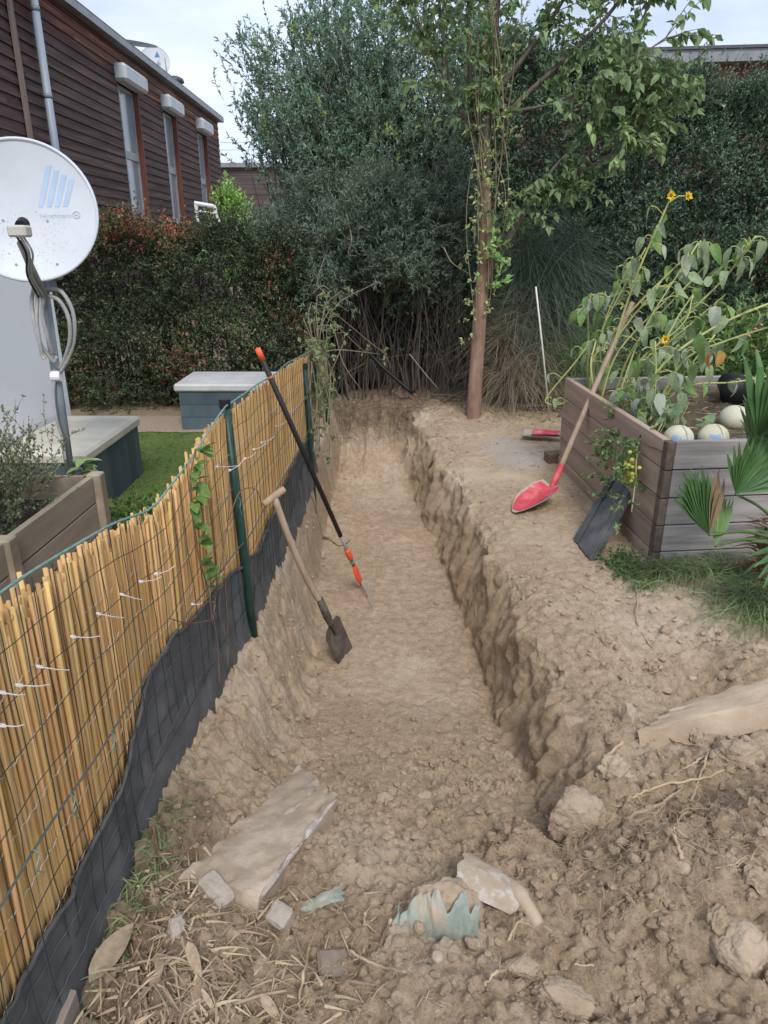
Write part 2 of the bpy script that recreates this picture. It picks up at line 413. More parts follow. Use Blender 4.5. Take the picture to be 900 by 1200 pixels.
def soil_material(name, zone=True):
    m = bpy.data.materials.new(name); m.use_nodes = True; t = m.node_tree; N = t.nodes; L = t.links
    b = N['Principled BSDF']; b.inputs['Roughness'].default_value = .95; b.inputs['Specular IOR Level'].default_value = .15
    g = N.new('ShaderNodeNewGeometry')
    def noise(s, d=6, r=.6):
        n = N.new('ShaderNodeTexNoise'); n.inputs['Scale'].default_value = s; n.inputs['Detail'].default_value = d; n.inputs['Roughness'].default_value = r
        L.new(g.outputs['Position'], n.inputs['Vector']); return n
    def mix(f, a, bb, mode='MIX'):
        x = N.new('ShaderNodeMix'); x.data_type = 'RGBA'; x.blend_type = mode
        for s, k in ((f, 0), (a, 6), (bb, 7)):
            if isinstance(s, (int, float)): x.inputs[k].default_value = s
            elif isinstance(s, tuple): x.inputs[k].default_value = (*s, 1)
            else: L.new(s, x.inputs[k])
        return x.outputs[2]
    def ramp(src, a, bb, ca, cb):
        r = N.new('ShaderNodeValToRGB'); r.color_ramp.elements[0].position = a; r.color_ramp.elements[1].position = bb
        r.color_ramp.elements[0].color = (*ca, 1); r.color_ramp.elements[1].color = (*cb, 1); L.new(src, r.inputs[0]); return r.outputs[0]
    c = ramp(noise(2.2, 4).outputs[0], .35, .65, (0.464, 0.349, 0.234), (0.546, 0.422, 0.296))
    f = ramp(noise(22, 8, .75).outputs[0], .42, .62, (0, 0, 0), (1, 1, 1))
    c = mix(f, c, (0.342, 0.247, 0.160))
    f0 = ramp(noise(1.15, 5, .6).outputs[0], .50, .66, (0, 0, 0), (.8, .8, .8))
    c = mix(f0, c, (0.617, 0.505, 0.383))
    fd = ramp(noise(1.9, 6, .65).outputs[0], .58, .70, (0, 0, 0), (.65, .65, .65))
    c = mix(fd, c, (0.321, 0.230, 0.143))
    f2 = ramp(noise(160, 4, .7).outputs[0], .50, .72, (0, 0, 0), (1, 1, 1))
    c = mix(f2, c, (0.571, 0.460, 0.348))
    f3 = ramp(noise(75, 5, .7).outputs[0], .60, .72, (0, 0, 0), (.7, .7, .7))
    c = mix(f3, c, (0.204, 0.144, 0.092))  # dark specks painted in as shade in the crevices between crumbs
    if zone:
        va = N.new('ShaderNodeVertexColor'); va.layer_name = 'zone'
        sp = N.new('ShaderNodeSeparateColor'); L.new(va.outputs[0], sp.inputs[0])
        mc = ramp(noise(34, 6, .7).outputs[0], .35, .65, (0.332, 0.237, 0.145), (0.433, 0.327, 0.218))
        c = mix(sp.outputs[2], c, mc)
        hc = ramp(noise(30, 6, .7).outputs[0], .35, .65, (0.133, 0.099, 0.070), (0.306, 0.232, 0.160))
        c = mix(sp.outputs[0], c, hc)
        gc = ramp(noise(130, 3, .7).outputs[0], .38, .62, (.37, .315, .26), (.50, .445, .39))
        c = mix(sp.outputs[1], c, gc)
    L.new(c, b.inputs['Base Color'])
    bn = N.new('ShaderNodeBump'); bn.inputs['Distance'].default_value = .014; L.new(noise(55, 8, .72).outputs[0], bn.inputs['Height'])
    bn.inputs['Strength'].default_value = 1.0
    b2 = N.new('ShaderNodeBump'); b2.inputs['Distance'].default_value = .004; L.new(noise(210, 5, .75).outputs[0], b2.inputs['Height']); L.new(b2.outputs[0], bn.inputs['Normal'])
    L.new(bn.outputs[0], b.inputs['Normal'])
    return m
soil_mat = soil_material('sandy soil')
clod_mat = soil_material('loose soil', zone=False)
ground = make_ground()

# lawn and path behind the fence, left
def rnd_sheet(name, x0, x1, y0, y1, z, nx, ny, mat, amp=.012):
    X, Y = np.meshgrid(np.linspace(x0, x1, nx), np.linspace(y0, y1, ny), indexing='ij')
    e = .10 * noise3(np.stack([Y * 2, X * 0, X * 0 + 1], -1)); X = X + e * (np.abs(X - (x0 + x1) / 2) > (x1 - x0) * .45)
    Z = ground_h(X, Y) + z + amp * np.abs(noise3(np.stack([X * 4, Y * 4, X * 0], -1)))
    return MB().grid(np.stack([X, Y, Z], -1), flip=False).build(name, mat, kind='structure', smooth=True)
lawn_mat = M('lawn soil', (.07, .11, .025), (.12, .16, .05), 20, .95, .01, 60)
lawn = rnd_sheet('lawn', -2.3, -.72, 3.2, 6.15, .006, 30, 50, lawn_mat)
path_mat = M('path grit', (.27, .20, .15), (.36, .28, .22), 40, .95, .006, 120)
path = rnd_sheet('path', -3.5, -1.3, 6.1, 6.75, .012, 30, 16, path_mat)
n = 9000
gx = NR.uniform(-2.2, -.72, n); gy = NR.uniform(3.3, 6.1, n) ; kp = fbm(np.stack([gx, gy, gx * 0], -1), 3, 2) > -.25
gx, gy = gx[kp], gy[kp]; n = len(gx)
P = np.stack([gx, gy, ground_h(gx, gy)], -1)
V, F = blades_np(P, NR.normal(size=(n, 3)) * .35 + [0, 0, 1], NR.uniform(.03, .085, n), NR.uniform(.003, .006, n), .5, 4)
grass_mat = M('lawn grass', (.10, .20, .025), (.19, .31, .06), 3, .6, isl=.35, leaf=.3)
bake('grass', V, F, grass_mat, kind='stuff')

# crumbs of soil: thousands of small lumps
def ico():
    p = (1 + 5 ** .5) / 2
    V = nrm(np.array([(-1, p, 0), (1, p, 0), (-1, -p, 0), (1, -p, 0), (0, -1, p), (0, 1, p), (0, -1, -p), (0, 1, -p), (p, 0, -1), (p, 0, 1), (-p, 0, -1), (-p, 0, 1)], float))
    F = np.array([(0, 11, 5), (0, 5, 1), (0, 1, 7), (0, 7, 10), (0, 10, 11), (1, 5, 9), (5, 11, 4), (11, 10, 2), (10, 7, 6), (7, 1, 8), (3, 9, 4), (3, 4, 2), (3, 2, 6), (3, 6, 8), (3, 8, 9), (4, 9, 5), (2, 4, 11), (6, 2, 10), (8, 6, 7), (9, 8, 1)])
    return V, F
def icosub(k):
    V, F = ico(); V = V.tolist(); F = F.tolist()
    for _ in range(k):
        c = {}; G = []
        def mid(a, b):
            q = (min(a, b), max(a, b))
            if q not in c:
                c[q] = len(V); m = (np.array(V[a]) + V[b]); V.append((m / np.linalg.norm(m)).tolist())
            return c[q]
        for a, b, d in F:
            x, y, z = mid(a, b), mid(b, d), mid(d, a); G += [(a, x, z), (b, y, x), (d, z, y), (x, y, z)]
        F = G
    return np.array(V), np.array(F)
def rand_rot(n):
    q = nrm(NR.normal(size=(n, 4))); w, x, y, z = q.T
    return np.stack([1 - 2 * (y * y + z * z), 2 * (x * y - z * w), 2 * (x * z + y * w), 2 * (x * y + z * w), 1 - 2 * (x * x + z * z), 2 * (y * z - x * w),
                     2 * (x * z - y * w), 2 * (y * z + x * w), 1 - 2 * (x * x + y * y)], -1).reshape(n, 3, 3)
def lumps(x, y, s, sub=0, sink=.25):
    V0, F0 = icosub(sub); n = len(x)
    V = V0[None] * NR.uniform(.72, 1.2, (n, len(V0), 1)) * NR.uniform(.6, 1.15, (n, 1, 3))
    V = np.einsum('nij,nkj->nki', rand_rot(n), V) * s[:, None, None] * [1, 1, .8]
    P = np.stack([x, y, ground_h(x, y) + s * (1 - 2 * sink) * .6], -1)
    V = V + P[:, None]
    F = F0[None] + np.arange(n)[:, None, None] * len(V0)
    return V.reshape(-1, 3), F.reshape(-1, 3)
def scatter(n, boxes):
    xs, ys = [], []
    for (x0, x1, y0, y1, k) in boxes:
        xs.append(NR.uniform(x0, x1, int(n * k))); ys.append(NR.uniform(y0, y1, int(n * k)))
    x, y = np.concatenate(xs), np.concatenate(ys)
    k = (x < b_floor_r(y) - .03) | (x > b_lip(y) + .06) | (y < 1.5) | (y > 7)      # loose crumbs do not cling to the cut face
    return x[k], y[k]
x, y = scatter(16000, [(-.62, .7, .9, 1.7, .26), (.5, 1.5, .9, 2.1, .24), (-.45, .55, 1.6, 2.6, .14), (.5, 1.5, 2.0, 3.4, .12), (-.5, .5, 2.6, 6.4, .08), (.4, 1.6, 3.3, 6.8, .07), (-.56, -.3, 1.6, 6.5, .05), (.42, .62, 1.6, 6.3, .05), (-.5, .6, 6.2, 7.8, .03)])
s = np.minimum(.0019 * np.exp(NR.exponential(.58, len(x))), .017)
V, F = lumps(x, y, s); bake('soil_crumbs', V, F, clod_mat, kind='stuff')
x, y = scatter(420, [(-.55, .6, .95, 1.7, .34), (.5, 1.4, .95, 1.9, .30), (-.3, .5, 1.6, 2.4, .16), (.55, 1.4, 2.0, 3.3, .10), (-.42, .45, 2.5, 6.2, .10)])
s = NR.uniform(.008, .021, len(x)) * np.where(y > 2.4, .75, 1)
V, F = lumps(x, y, s, 1, .35); bake('soil_clods', V, F, clod_mat, kind='stuff')

x, y = scatter(150, [(.48, 1.35, 1.0, 1.85, .5), (-.2, .5, 1.75, 2.35, .25), (-.4, .5, .95, 1.3, .15), (.6, 1.3, 1.9, 2.7, .1)])
s = NR.uniform(.014, .036, len(x)); V, F = lumps(x, y, s, 2, .55); V = V + nrm(NR.normal(size=V.shape)) * .0004 + .006 * fbm(V, 40, 3, .6, seed=6)[:, None]
bake('broken_clods', V, F, clod_mat, kind='stuff')

# ------------------------------------------------------------------ fence: wire fence, reed screen, shade cloth
post_mat = M('green coated steel', (.012, .045, .035), (.02, .06, .045), 30, .45, spec=.4)
cap_mat = M('black plastic', (.012, .013, .014), None, 30, .5)
wire_mat = M('dark green wire', (.022, .035, .030), (.035, .05, .045), 60, .55)
gwire_mat = M('green tension wire', (.10, .21, .18), (.20, .30, .28), 60, .55)
reed_mat = M('dry reed', (.48, .275, .098), (.63, .410, .175), 14, .7, bump=.0008, bscale=60, orn=.22, stretch=(2.5, 2.5, .05), c3=(.54, .345, .145))
reed2_mat = M('dry reed mass', (.48, .275, .098), (.63, .410, .175), 14, .7, isl=.22, stretch=(2.5, 2.5, .05), c3=(.54, .345, .145))
bind_mat = M('galvanised binding wire', (.45, .42, .38), (.6, .57, .5), 60, .5, metal=.3)
tie_mat = M('white plastic', (.72, .70, .70), (.8, .78, .78), 30, .45)
cloth_mat = M('grey shade cloth', (.068, .068, .068), (.114, .113, .111), 9, .8, bump=.0012, bscale=220, c3=(.087, .086, .085))
TOPY = [.6, 1.14, 1.27, 1.565, 1.775, 1.937, 2.143, 2.364, 2.52, 2.634, 3.137, 4.5, 5.35]
TOPZ = [.945, .924, .911, .876, .847, .812, .838, .907, .942, .940, .926, .870, .780]
WIRY = [.6, 1.158, 1.617, 1.871, 1.949, 2.389, 2.625, 3.151, 4.539, 5.6]
WIRZ = [1.03, .969, .899, .848, .845, .937, .982, .971, .90, .80]
CLTY = [.6, .889, 1.231, 1.505, 1.598, 1.755, 1.923, 2.184, 2.561, 2.98, 3.434, 4.187, 4.615, 5.3]
CLTZ = [.25, .248, .236, .245, .302, .392, .405, .367, .336, .245, .309, .342, .307, .25]
Y0, Y1 = .72, 5.25

wf = thing('wire_fence', 'green wire mesh fence on thin dark green posts along the trench', 'fence', (-.6, 2.67, 0))
for (x, y, h, lean) in ((-.553, 2.66, 1.0, (-.052, .01)), (-.505, 4.83, .80, (-.03, .0)), (-.53, 6.55, .58, (0, 0))):
    b = MB(); g = gz(x, y) - .15
    b.tube([(x, y, g), (x + lean[0] * .5, y, h * .5), (x + lean[0], y + lean[1], h)], .019, 14)
    p = b.build('post', post_mat, wf, smooth=True)
    MB().tube([(x + lean[0], y + lean[1], h - .028), (x + lean[0], y + lean[1], h + .006)], .0215, 14).build('post_cap', cap_mat, p)
ys = np.linspace(.6, 5.6, 60)
MB().tube([(fence_x(v) + .012 + .004 * math.sin(9 * v), v, np.interp(v, WIRY, WIRZ) + .006 * math.sin(5 * v)) for v in ys], .0034, 6).build('tension_wire', gwire_mat, wf, smooth=True)
def wire_off(y, z): return .024 + .010 * noise3(np.array([y * 3, z * 3, 1.]))
y = Y0; k = 0
while y < 5.5:
    y += .074 + R.uniform(-.008, .008); top = float(np.interp(y, WIRY, WIRZ))
    lean = R.uniform(-.02, .035); P = []
    for t in np.linspace(0, 1, 12):
        z = top * (1 - t) - .02 * t; yy = y + lean * (t - .3) + .012 * float(noise3(np.array([y * 7, z * 6, 5.])))
        P.append((fence_x(yy) + wire_off(yy, z), yy, z))
    MB().tube(P, .00125, 4).build('vertical_wire', wire_mat, wf)
for z0 in (.86, .755, .655, .555, .335, .235, .13, .03):
    P = []
    for v in np.linspace(Y0 - .1, 5.6, 110):
        z = z0 * np.interp(v, WIRY, WIRZ) / .95 + .012 * float(noise3(np.array([v * 5, z0 * 30, 2.])))
        P.append((fence_x(v) + wire_off(v, z) + .002, v, z))
    MB().tube(P, .00125, 4).build('horizontal_wire', wire_mat, wf)
P = [(fence_x(v) + .033, v, np.interp(v, [.6, .975, 1.2, 1.6, 2, 2.8, 5.4], [.485, .478, .462, .425, .439, .42, .36]) + .004 * math.sin(13 * v)) for v in np.linspace(.6, 5.5, 70)]
MB().tube(P, .0028, 6).build('middle_tension_wire', M('grey green wire', (.06, .085, .08), (.1, .12, .11), 50, .55), wf, smooth=True)
for y, z, l in ((1.03, .475, .06), (1.19, .463, .07), (1.42, .44, .05), (2.62, .62, .07), (2.25, .36, .06)):
    x = fence_x(y) + .036
    MB().tube(smoothline([(x, y, z + .008), (x + .006, y + .004, z - .01), (x + .004, y - .01, z - .03), (x + .004, y + .012, z - l)], 4), .0016, 5).build('wire_twist', gwire_mat, wf)

rs = thing('reed_screen', 'golden yellow reed mat screen tied along the wire fence', 'screen', (-.66, 1.0, 0))
def reed_mesh(k):
    b = MB(); z = np.array([0, R.uniform(.2, .45), R.uniform(.5, .8), 1]); r = np.array([.0042, .0044, .0040, .0036]) * R.uniform(.92, 1.08)
    b.tube(np.stack([.0016 * np.sin(3 * z + k), .004 * np.sin(2.3 * z + k * 2), z], -1), r, 6, True)
    return b.mesh('reed', reed_mat, True)
RM = [reed_mesh(k) for k in range(9)]
near = []; far = []
y = Y0
while y < Y1:
    y += R.uniform(.0046, .0070); top = float(np.interp(y, TOPY, TOPZ)) + R.gauss(-.004, .013) + .012 * float(noise3(np.array([y * 11, 0, 0])))
    if R.random() < .05: top -= R.uniform(.02, .06)
    near.append((y, top, R.uniform(-.013, -.004)))
for i, (y, top, dx) in enumerate(near[:300]):
    put('reed', RM[i % 9], rs, (fence_x(y) + dx, y, -.02), (R.gauss(0, .012) + .008, R.gauss(0, .008), R.uniform(0, 6)), (R.uniform(1.0, 1.5), R.uniform(1.0, 1.5), top + .02))
mass = near[300:]
y = Y0
while y < Y1:
    y += R.uniform(.006, .010); mass.append((y, float(np.interp(y, TOPY, TOPZ)) + R.gauss(-.03, .02), R.uniform(-.012, -.006)))
P = []
for (y, top, dx) in mass:
    ln = R.gauss(0, .012)
    P.append([(fence_x(y) + dx, y + ln * t + .003 * math.sin(3 * t + y * 40), -.02 + (top + .02) * t) for t in (0, .33, .66, 1)])
V, F = tubes_np(np.array(P), NR.uniform(.0034, .0048, len(P)), NR.uniform(.003, .0042, len(P)), 4)
bake('reed_mass', V, F, reed2_mat, rs, kind='stuff')
b = MB()
for z0 in (.775, .64, .505, .37, .235):
    P = [(fence_x(v) + .0025, v, z0 * np.interp(v, TOPY, TOPZ) / .92 + .0035 * math.sin(v * 190) + .008 * float(noise3(np.array([v * 6, z0 * 20, 9.])))) for v in np.arange(Y0, Y1, .008)]
    b.tube(P, .0009, 3, False)
b.build('binding_wire', bind_mat, rs, kind='stuff')
# zip ties
for (p, q) in (((-0.655, 1.006, 0.784), (-0.640, 1.049, 0.753)), ((-0.655, 1.026, 0.837), (-0.640, 1.070, 0.801)), ((-0.655, 1.076, 0.817), (-0.635, 1.147, 0.770)), ((-0.650, 1.143, 0.813), (-0.630, 1.219, 0.755)),
               ((-0.650, 1.289, 0.790), (-0.630, 1.377, 0.740)), ((-0.650, 1.422, 0.772), (-0.630, 1.519, 0.707)), ((-0.645, 1.556, 0.752), (-0.625, 1.635, 0.695)), ((-0.635, 1.660, 0.734), (-0.615, 1.773, 0.694)),
               ((-0.625, 1.750, 0.712), (-0.605, 1.869, 0.683)), ((-0.585, 1.927, 0.527), (-0.575, 2.002, 0.493)), ((-0.575, 2.316, 0.846), (-0.560, 2.661, 0.748)), ((-0.565, 2.471, 0.782), (-0.550, 2.686, 0.765)),
               ((-0.560, 2.734, 0.751), (-0.545, 2.920, 0.727)), ((-0.555, 2.900, 0.743), (-0.540, 3.160, 0.703)), ((-0.550, 3.063, 0.729), (-0.540, 3.418, 0.669)), ((-0.550, 3.498, 0.697), (-0.535, 3.902, 0.637)),
               ((-0.550, 3.955, 0.664), (-0.535, 4.494, 0.599))):
    p, q = np.array(p), np.array(q); d = q - p; m = p + d * .5 + [0.006, 0, -.003]
    b = MB().tube(smoothline([p, m, q], 4), .0012, 5); u = nrm(d)
    b.box(p + d * .08, u * .005, nrm(np.cross(u, [0, 0, 1])) * .0035, np.array([0, 0, .0035]))
    b.build('zip_tie', tie_mat, rs)
for (y, z, dy, dz) in ((1.165, .90, .03, .03), (1.28, .895, .03, .012), (1.42, .88, .012, -.022), (1.60, .872, .03, .01), (1.83, .825, .01, .04), (1.86, .82, .035, .012), (1.88, .835, -.02, .03)):
    MB().tube([(fence_x(y) + .004, y, z), (fence_x(y) + .010, y + dy, z + dz)], .0022, 4).build('broken_reed', reed_mat, rs)

seam_mat = M('grey seam thread', (.10, .10, .105), (.15, .15, .15), 50, .8)
# shade cloth lies against the lower mesh
ny, nz = 190, 12
G = np.zeros((ny, nz, 3))
for i, v in enumerate(np.linspace(Y0, 5.15, ny)):
    top = float(np.interp(v, CLTY, CLTZ)) + .006 * float(noise3(np.array([v * 16, 0, 3.])))
    for j, t in enumerate(np.linspace(0, 1, nz)):
        z = -.05 + (top + .05) * t
        x = fence_x(v) + .012 + .008 * float(noise3(np.array([v * 7, z * 2.5, 7.]))) + .006 * float(noise3(np.array([v * 26 + 8 * z, z * 4, 2.]))) * 1.2 + .03 * (1 - t) ** 2
        G[i, j] = (x, v, z)
b = MB().grid(G).grid(G + [-.0025, 0, 0], True)
cl = b.build('shade_cloth', cloth_mat, None, (-.62, 2.0, 0), smooth=True)
tag(cl, 'dark grey shade cloth strip along the foot of the reed screen', 'shade cloth')
hem = MB()
hem.tube(np.array([G[i, -1] + [.004, 0, .003 * math.sin(i)] for i in range(ny)]), .006, 6); hem.build('rolled_hem', cloth_mat, cl, smooth=True)
MB().tube(np.array([G[i, 5] * [1, 1, 1] + [.004, 0, 0.01 * math.sin(i * .15)] for i in range(ny)]), .0008, 4).build('seam', seam_mat, cl)
MB().tube(np.array([G[i, 9] * [1, 1, 1] + [.004, 0, 0.012 * math.sin(i * .11 + 2)] for i in range(ny)]), .0008, 4).build('seam', seam_mat, cl)

# ------------------------------------------------------------------ timber houses
board_dark = M('dark weathered cladding', (.046, .028, .025), (.115, .080, .071), 7, .8, .004, 30, orn=.22, stretch=(1, .10, 2.2), c3=(.067, .043, .038))
board_red = M('sheltered reddish cladding', (.095, .040, .028), (.22, .10, .06), 6, .8, .004, 30, orn=.30, stretch=(1, .10, 2.2), c3=(.085, .034, .022))
board_grey = M('grey weathered cladding', (.065, .05, .047), (.135, .11, .10), 7, .8, .004, 30, orn=.22, stretch=(.10, 1, 2.2))
metal_grey = M('grey sheet metal', (.17, .19, .21), (.25, .27, .29), 5, .45, spec=.5)
metal_dark = M('dark sheet metal', (.05, .056, .065), (.08, .085, .095), 5, .5, spec=.5)
pipe_blue = M('zinc downpipe', (.22, .27, .33), (.30, .35, .41), 4, .45, spec=.5, stretch=(1, 1, .2))
frame_grey = M('grey window frame', (.25, .27, .28), (.34, .36, .37), 6, .5)
box_grey = M('pale shutter box', (.42, .46, .50), (.50, .54, .58), 4, .5)
jamb_red = M('red brown jamb', (.12, .045, .028), (.17, .07, .045), 6, .7, stretch=(1, 1, .1))
glass = M('window glass', (.20, .235, .265), (.27, .30, .33), 2, .15, spec=.7)
core_mat = M('building paper', (.015, .015, .016), None, 3, .95)
roof_mat = M('roof membrane', (.10, .105, .11), (.15, .155, .16), 3, .9)

HX, RZ, BH = -5.0, 5.03, .152
house = thing('house', 'long dark timber clad house with flat roof behind the left hedge', 'house', (HX - 3, 15, 0))
b = MB().box((HX - 3.12, 15.6, RZ / 2), (3.0, 0, 0), (0, 8.4, 0), (0, 0, RZ / 2 - .02)); b.build('wall_core', core_mat, house)
WIN = [(15.22, 16.30, 2.10, 4.42), (18.14, 19.10, 2.10, 4.42), (21.27, 22.20, 2.10, 4.42)]
z = -.06
while z < RZ - .02:
    zt = min(z + BH, RZ); ys_ = [7.2]
    for (a, c, z0, z1) in WIN:
        if zt > z0 + .02 and z < z1 - .02: ys_ += [a, c]
    ys_.append(24.0)
    mt = board_red if z > 4.40 or (z > 4.10 and R.random() < .45) else board_dark
    for a, c in zip(ys_[::2], ys_[1::2]):
        cut = [a] + ([a + (c - a) * R.uniform(.35, .65)] if c - a > 5 else []) + [c]
        for e, f in zip(cut, cut[1:]):
            b = MB(); t0, t1 = .030 + R.uniform(-.003, .003), .008
            b.box((0, 0, 0), (1, 0, 0), (0, 1, 0), (0, 0, 1)); V = b.v[0]
            V2 = np.array([(HX + (-.02 if x < 0 else (t0 if zz < 0 else t1)), (e + .002) if yy < 0 else (f - .002), (z + .004) if zz < 0 else (zt + .006)) for x, yy, zz in V])
            b.v = [V2]; mid = ((HX, (e + f) / 2, z))
            b.build('cladding_board', mt if not (mt is board_red and R.random() < .15) else board_dark, house, mid)
    z += BH
for i, (a, c, z0, z1) in enumerate(WIN):
    w = MB(); d = .10
    for (ya, yb, za, zb) in ((a, a + .07, z0, z1), (c - .07, c, z0, z1), (a + .07, c - .07, z0, z0 + .08), (a + .07, c - .07, z1 - .07, z1), (a + .07, c - .07, 3.16, 3.30)):
        w.box((HX - d + .02, (ya + yb) / 2, (za + zb) / 2), (.03, 0, 0), (0, (yb - ya) / 2, 0), (0, 0, (zb - za) / 2))
    fr = w.build('window', frame_grey, house, (HX, a, z0))
    for (za, zb) in ((z0 + .08, 3.16), (3.30, z1 - .07)):
        MB().box((HX - d + .015, (a + c) / 2, (za + zb) / 2), (.008, 0, 0), (0, (c - a) / 2 - .07, 0), (0, 0, (zb - za) / 2)).build('pane', glass, fr)
    MB().box((HX - .02, c + .002, (z0 + z1) / 2), (.075, 0, 0), (0, .022, 0), (0, 0, (z1 - z0) / 2)).build('jamb', jamb_red, fr)
    MB().box((HX - .01, (a + c) / 2, z0 - .02), (.09, 0, 0), (0, (c - a) / 2 + .03, 0), (0, 0, .018)).build('sill', frame_grey, fr)
    MB().box((HX - .02, a + .10, (z0 + z1) / 2), (.02, 0, 0), (0, .025, 0), (0, 0, (z1 - z0) / 2 - .1)).build('shutter_rail', frame_grey, fr)
    MB().cbox((HX + .10, (a + c) / 2 + .05, z1 + .15), (.135, 0, 0), (0, (c - a) / 2 + .13, 0), (0, 0, .15), .05).build('shutter_box', box_grey, house)
MB().box((HX + .08, 15.6, RZ + .045), (.10, 0, 0), (0, 8.55, 0), (0, 0, .055)).build('gutter', metal_grey, house)
MB().box((HX - .0, 15.6, RZ + .125), (.16, 0, 0), (0, 8.6, 0), (0, 0, .018)).build('roof_flashing', metal_dark, house)
MB().box((HX - 3.1, 15.6, RZ + .05), (2.9, 0, 0), (0, 8.5, 0), (0, 0, .05)).build('roof', roof_mat, house)
MB().tube([(HX + .13, 11.75, 0), (HX + .13, 11.75, 5.0)], .055, 12).build('downpipe', pipe_blue, house, smooth=True)
for z in (3.55, 4.62):
    MB().tube([(HX + .13, 11.75, z), (HX + .13, 11.75, z + .06)], .061, 12).build('pipe_bracket', metal_grey, house, smooth=True)
MB().box((HX + .055, 11.14, 2.5), (.022, 0, 0), (0, .045, 0), (0, 0, 2.5)).build('corner_batten', M('grey batten', (.16, .125, .10), (.24, .19, .16), 8, .8, stretch=(1, 1, .1)), house)

# far dishes, vent and aerial on that roof
dish_white = M('pale dish enamel', (.52, .56, .60), (.58, .61, .65), 3, .45)
def dish(parent, c, axis, r, depth, mat, name='reflector', t=.012, n=40, rings=9):
    a = Vector(axis).normalized(); u = Vector((0, 0, 1)).cross(a).normalized(); v = a.cross(u)
    b = MB(); G = []
    for s in (0, 1):
        V = [np.array(c) - np.array(a) * (depth + t * s)]; F = []; Q = []
        for k in range(1, rings + 1):
            rr = r * k / rings; hh = depth * (1 - (k / rings) ** 2) + t * s
            for j in range(n):
                an = 2 * PI * j / n; V.append(np.array(c) + np.array(u) * rr * math.cos(an) + np.array(v) * rr * math.sin(an) - np.array(a) * hh)
        for j in range(n): F.append((0, 1 + j, 1 + (j + 1) % n))
        for k in range(rings - 1):
            for j in range(n): Q.append((1 + k * n + j, 1 + (k + 1) * n + j, 1 + (k + 1) * n + (j + 1) % n, 1 + k * n + (j + 1) % n))
        b.add(V, F, Q)
    o = b.build(name, mat, parent, smooth=True)
    rim = [np.array(c) + np.array(u) * r * math.cos(q) + np.array(v) * r * math.sin(q) for q in np.linspace(0, 2 * PI, 65)]
    MB().tube(rim, t * .8, 8, False).build('rim', mat, o if name != 'reflector' else parent, smooth=True)
    return np.array(u), np.array(v), np.array(a)
rd = thing('roof_satellite_dish', 'white satellite dish on the roof of the left house', 'satellite dish', (-6.5, 23.3, 5.1))
dish(rd, (-6.5, 23.3, 6.42), (.15, -1, .25), .42, .06, dish_white)
MB().tube([(-6.5, 23.42, 5.1), (-6.5, 23.42, 6.2)], .03, 8).build('mast', metal_grey, rd)
MB().tube([(-6.5, 23.2, 5.8), (-6.45, 22.9, 5.95)], .02, 6).build('feed_arm', metal_grey, rd)
MB().add([(-6.46, 23.20, 6.51), (-6.30, 23.20, 6.51), (-6.38, 23.22, 6.67)], [(0, 1, 2)]).build('blue_mark', M('blue print', (.10, .25, .55), None, 5, .5), rd)
rd2 = thing('roof_satellite_dish', 'flat tilted pale dish seen nearly edge on beside the round roof dish', 'satellite dish', (-6.75, 22.4, 5.1))
dish(rd2, (-6.75, 22.4, 6.68), (.12, -.10, 1), .60, .05, dish_white)
MB().tube([(-6.75, 22.4, 5.1), (-6.75, 22.4, 6.38)], .03, 8).build('mast', metal_grey, rd2)
vp = thing('roof_vent', 'grey mushroom vent pipe near the far end of the left roof', 'vent', (-6.05, 23.6, 5.1))
MB().tube([(-6.05, 23.6, 5.1), (-6.05, 23.6, 5.95)], .12, 12).build('vent_pipe', metal_grey, vp, smooth=True)
MB().tube([(-6.05, 23.6, 5.95), (-6.05, 23.6, 5.97), (-6.05, 23.6, 6.07), (-6.05, 23.6, 6.13)], [.16, .27, .24, .10], 14).build('vent_cap', metal_dark, vp, smooth=True)
ar = MB().tube([(-6.15, 23.2, 5.1), (-6.17, 23.2, 6.5)], .012, 5).build('aerial', metal_grey, None, (-6.15, 23.2, 5.1))
tag(ar, 'thin whip aerial beside the roof vent', 'aerial')
wfm = thing('awning_frame', 'small white folding frame sticking up above the left hedge', 'frame', (-3.4, 13.6, 0))
wm_ = M('white painted metal', (.66, .68, .70), (.74, .76, .78), 6, .5)
for (p, q, r) in (((-3.332, 13.600, 2.252), (-2.991, 13.600, 2.197), .035), ((-2.990, 13.600, 2.210), (-2.924, 13.600, 1.918), .03), ((-3.318, 13.600, 2.238), (-3.303, 13.600, 1.918), .03), ((-3.313, 13.600, 2.127), (-2.986, 13.600, 2.086), .018)):
    MB().tube([p, q], r, 8).build('bar', wm_, wfm)
for p in ((-2.924, 13.600, 1.918), (-3.303, 13.600, 1.918)): MB().tube([p, (p[0], p[1], 0)], .012, 6).build('leg', metal_dark, wfm)

# terrace of houses across the back: left far and right
bh = thing('back_house', 'distant brown timber clad house seen between left house and tall shrub', 'house', (-6, 37, 0))
MB().box((-6.5, 38.2, 2.5), (5, 0, 0), (0, 2, 0), (0, 0, 2.48)).build('wall_core', core_mat, bh)
z = 0
while z < 4.85:
    MB().box((-6.5, 36.17, z + .10), (5, 0, 0), (0, .025, .012), (0, 0, .092)).build('cladding_board', board_grey, bh, (-6.5, 36.17, z)); z += .2
MB().box((-6.5, 38, 5.0), (5.15, 0, 0), (0, 2.1, 0), (0, 0, .09)).build('roof_flashing', metal_grey, bh)
w = MB().box((-7.33, 36.1, 4.05), (.32, 0, 0), (0, .05, 0), (0, 0, .26)).build('window', box_grey, bh)
for k in range(4): MB().box((-7.33, 36.04, 3.88 + k * .11), (.30, 0, 0), (0, .012, .01), (0, 0, .045)).build('louvre', box_grey, w)
rh = thing('right_house', 'dark timber clad house with grey roof edge above the right hedge', 'house', (7, 16, 0))
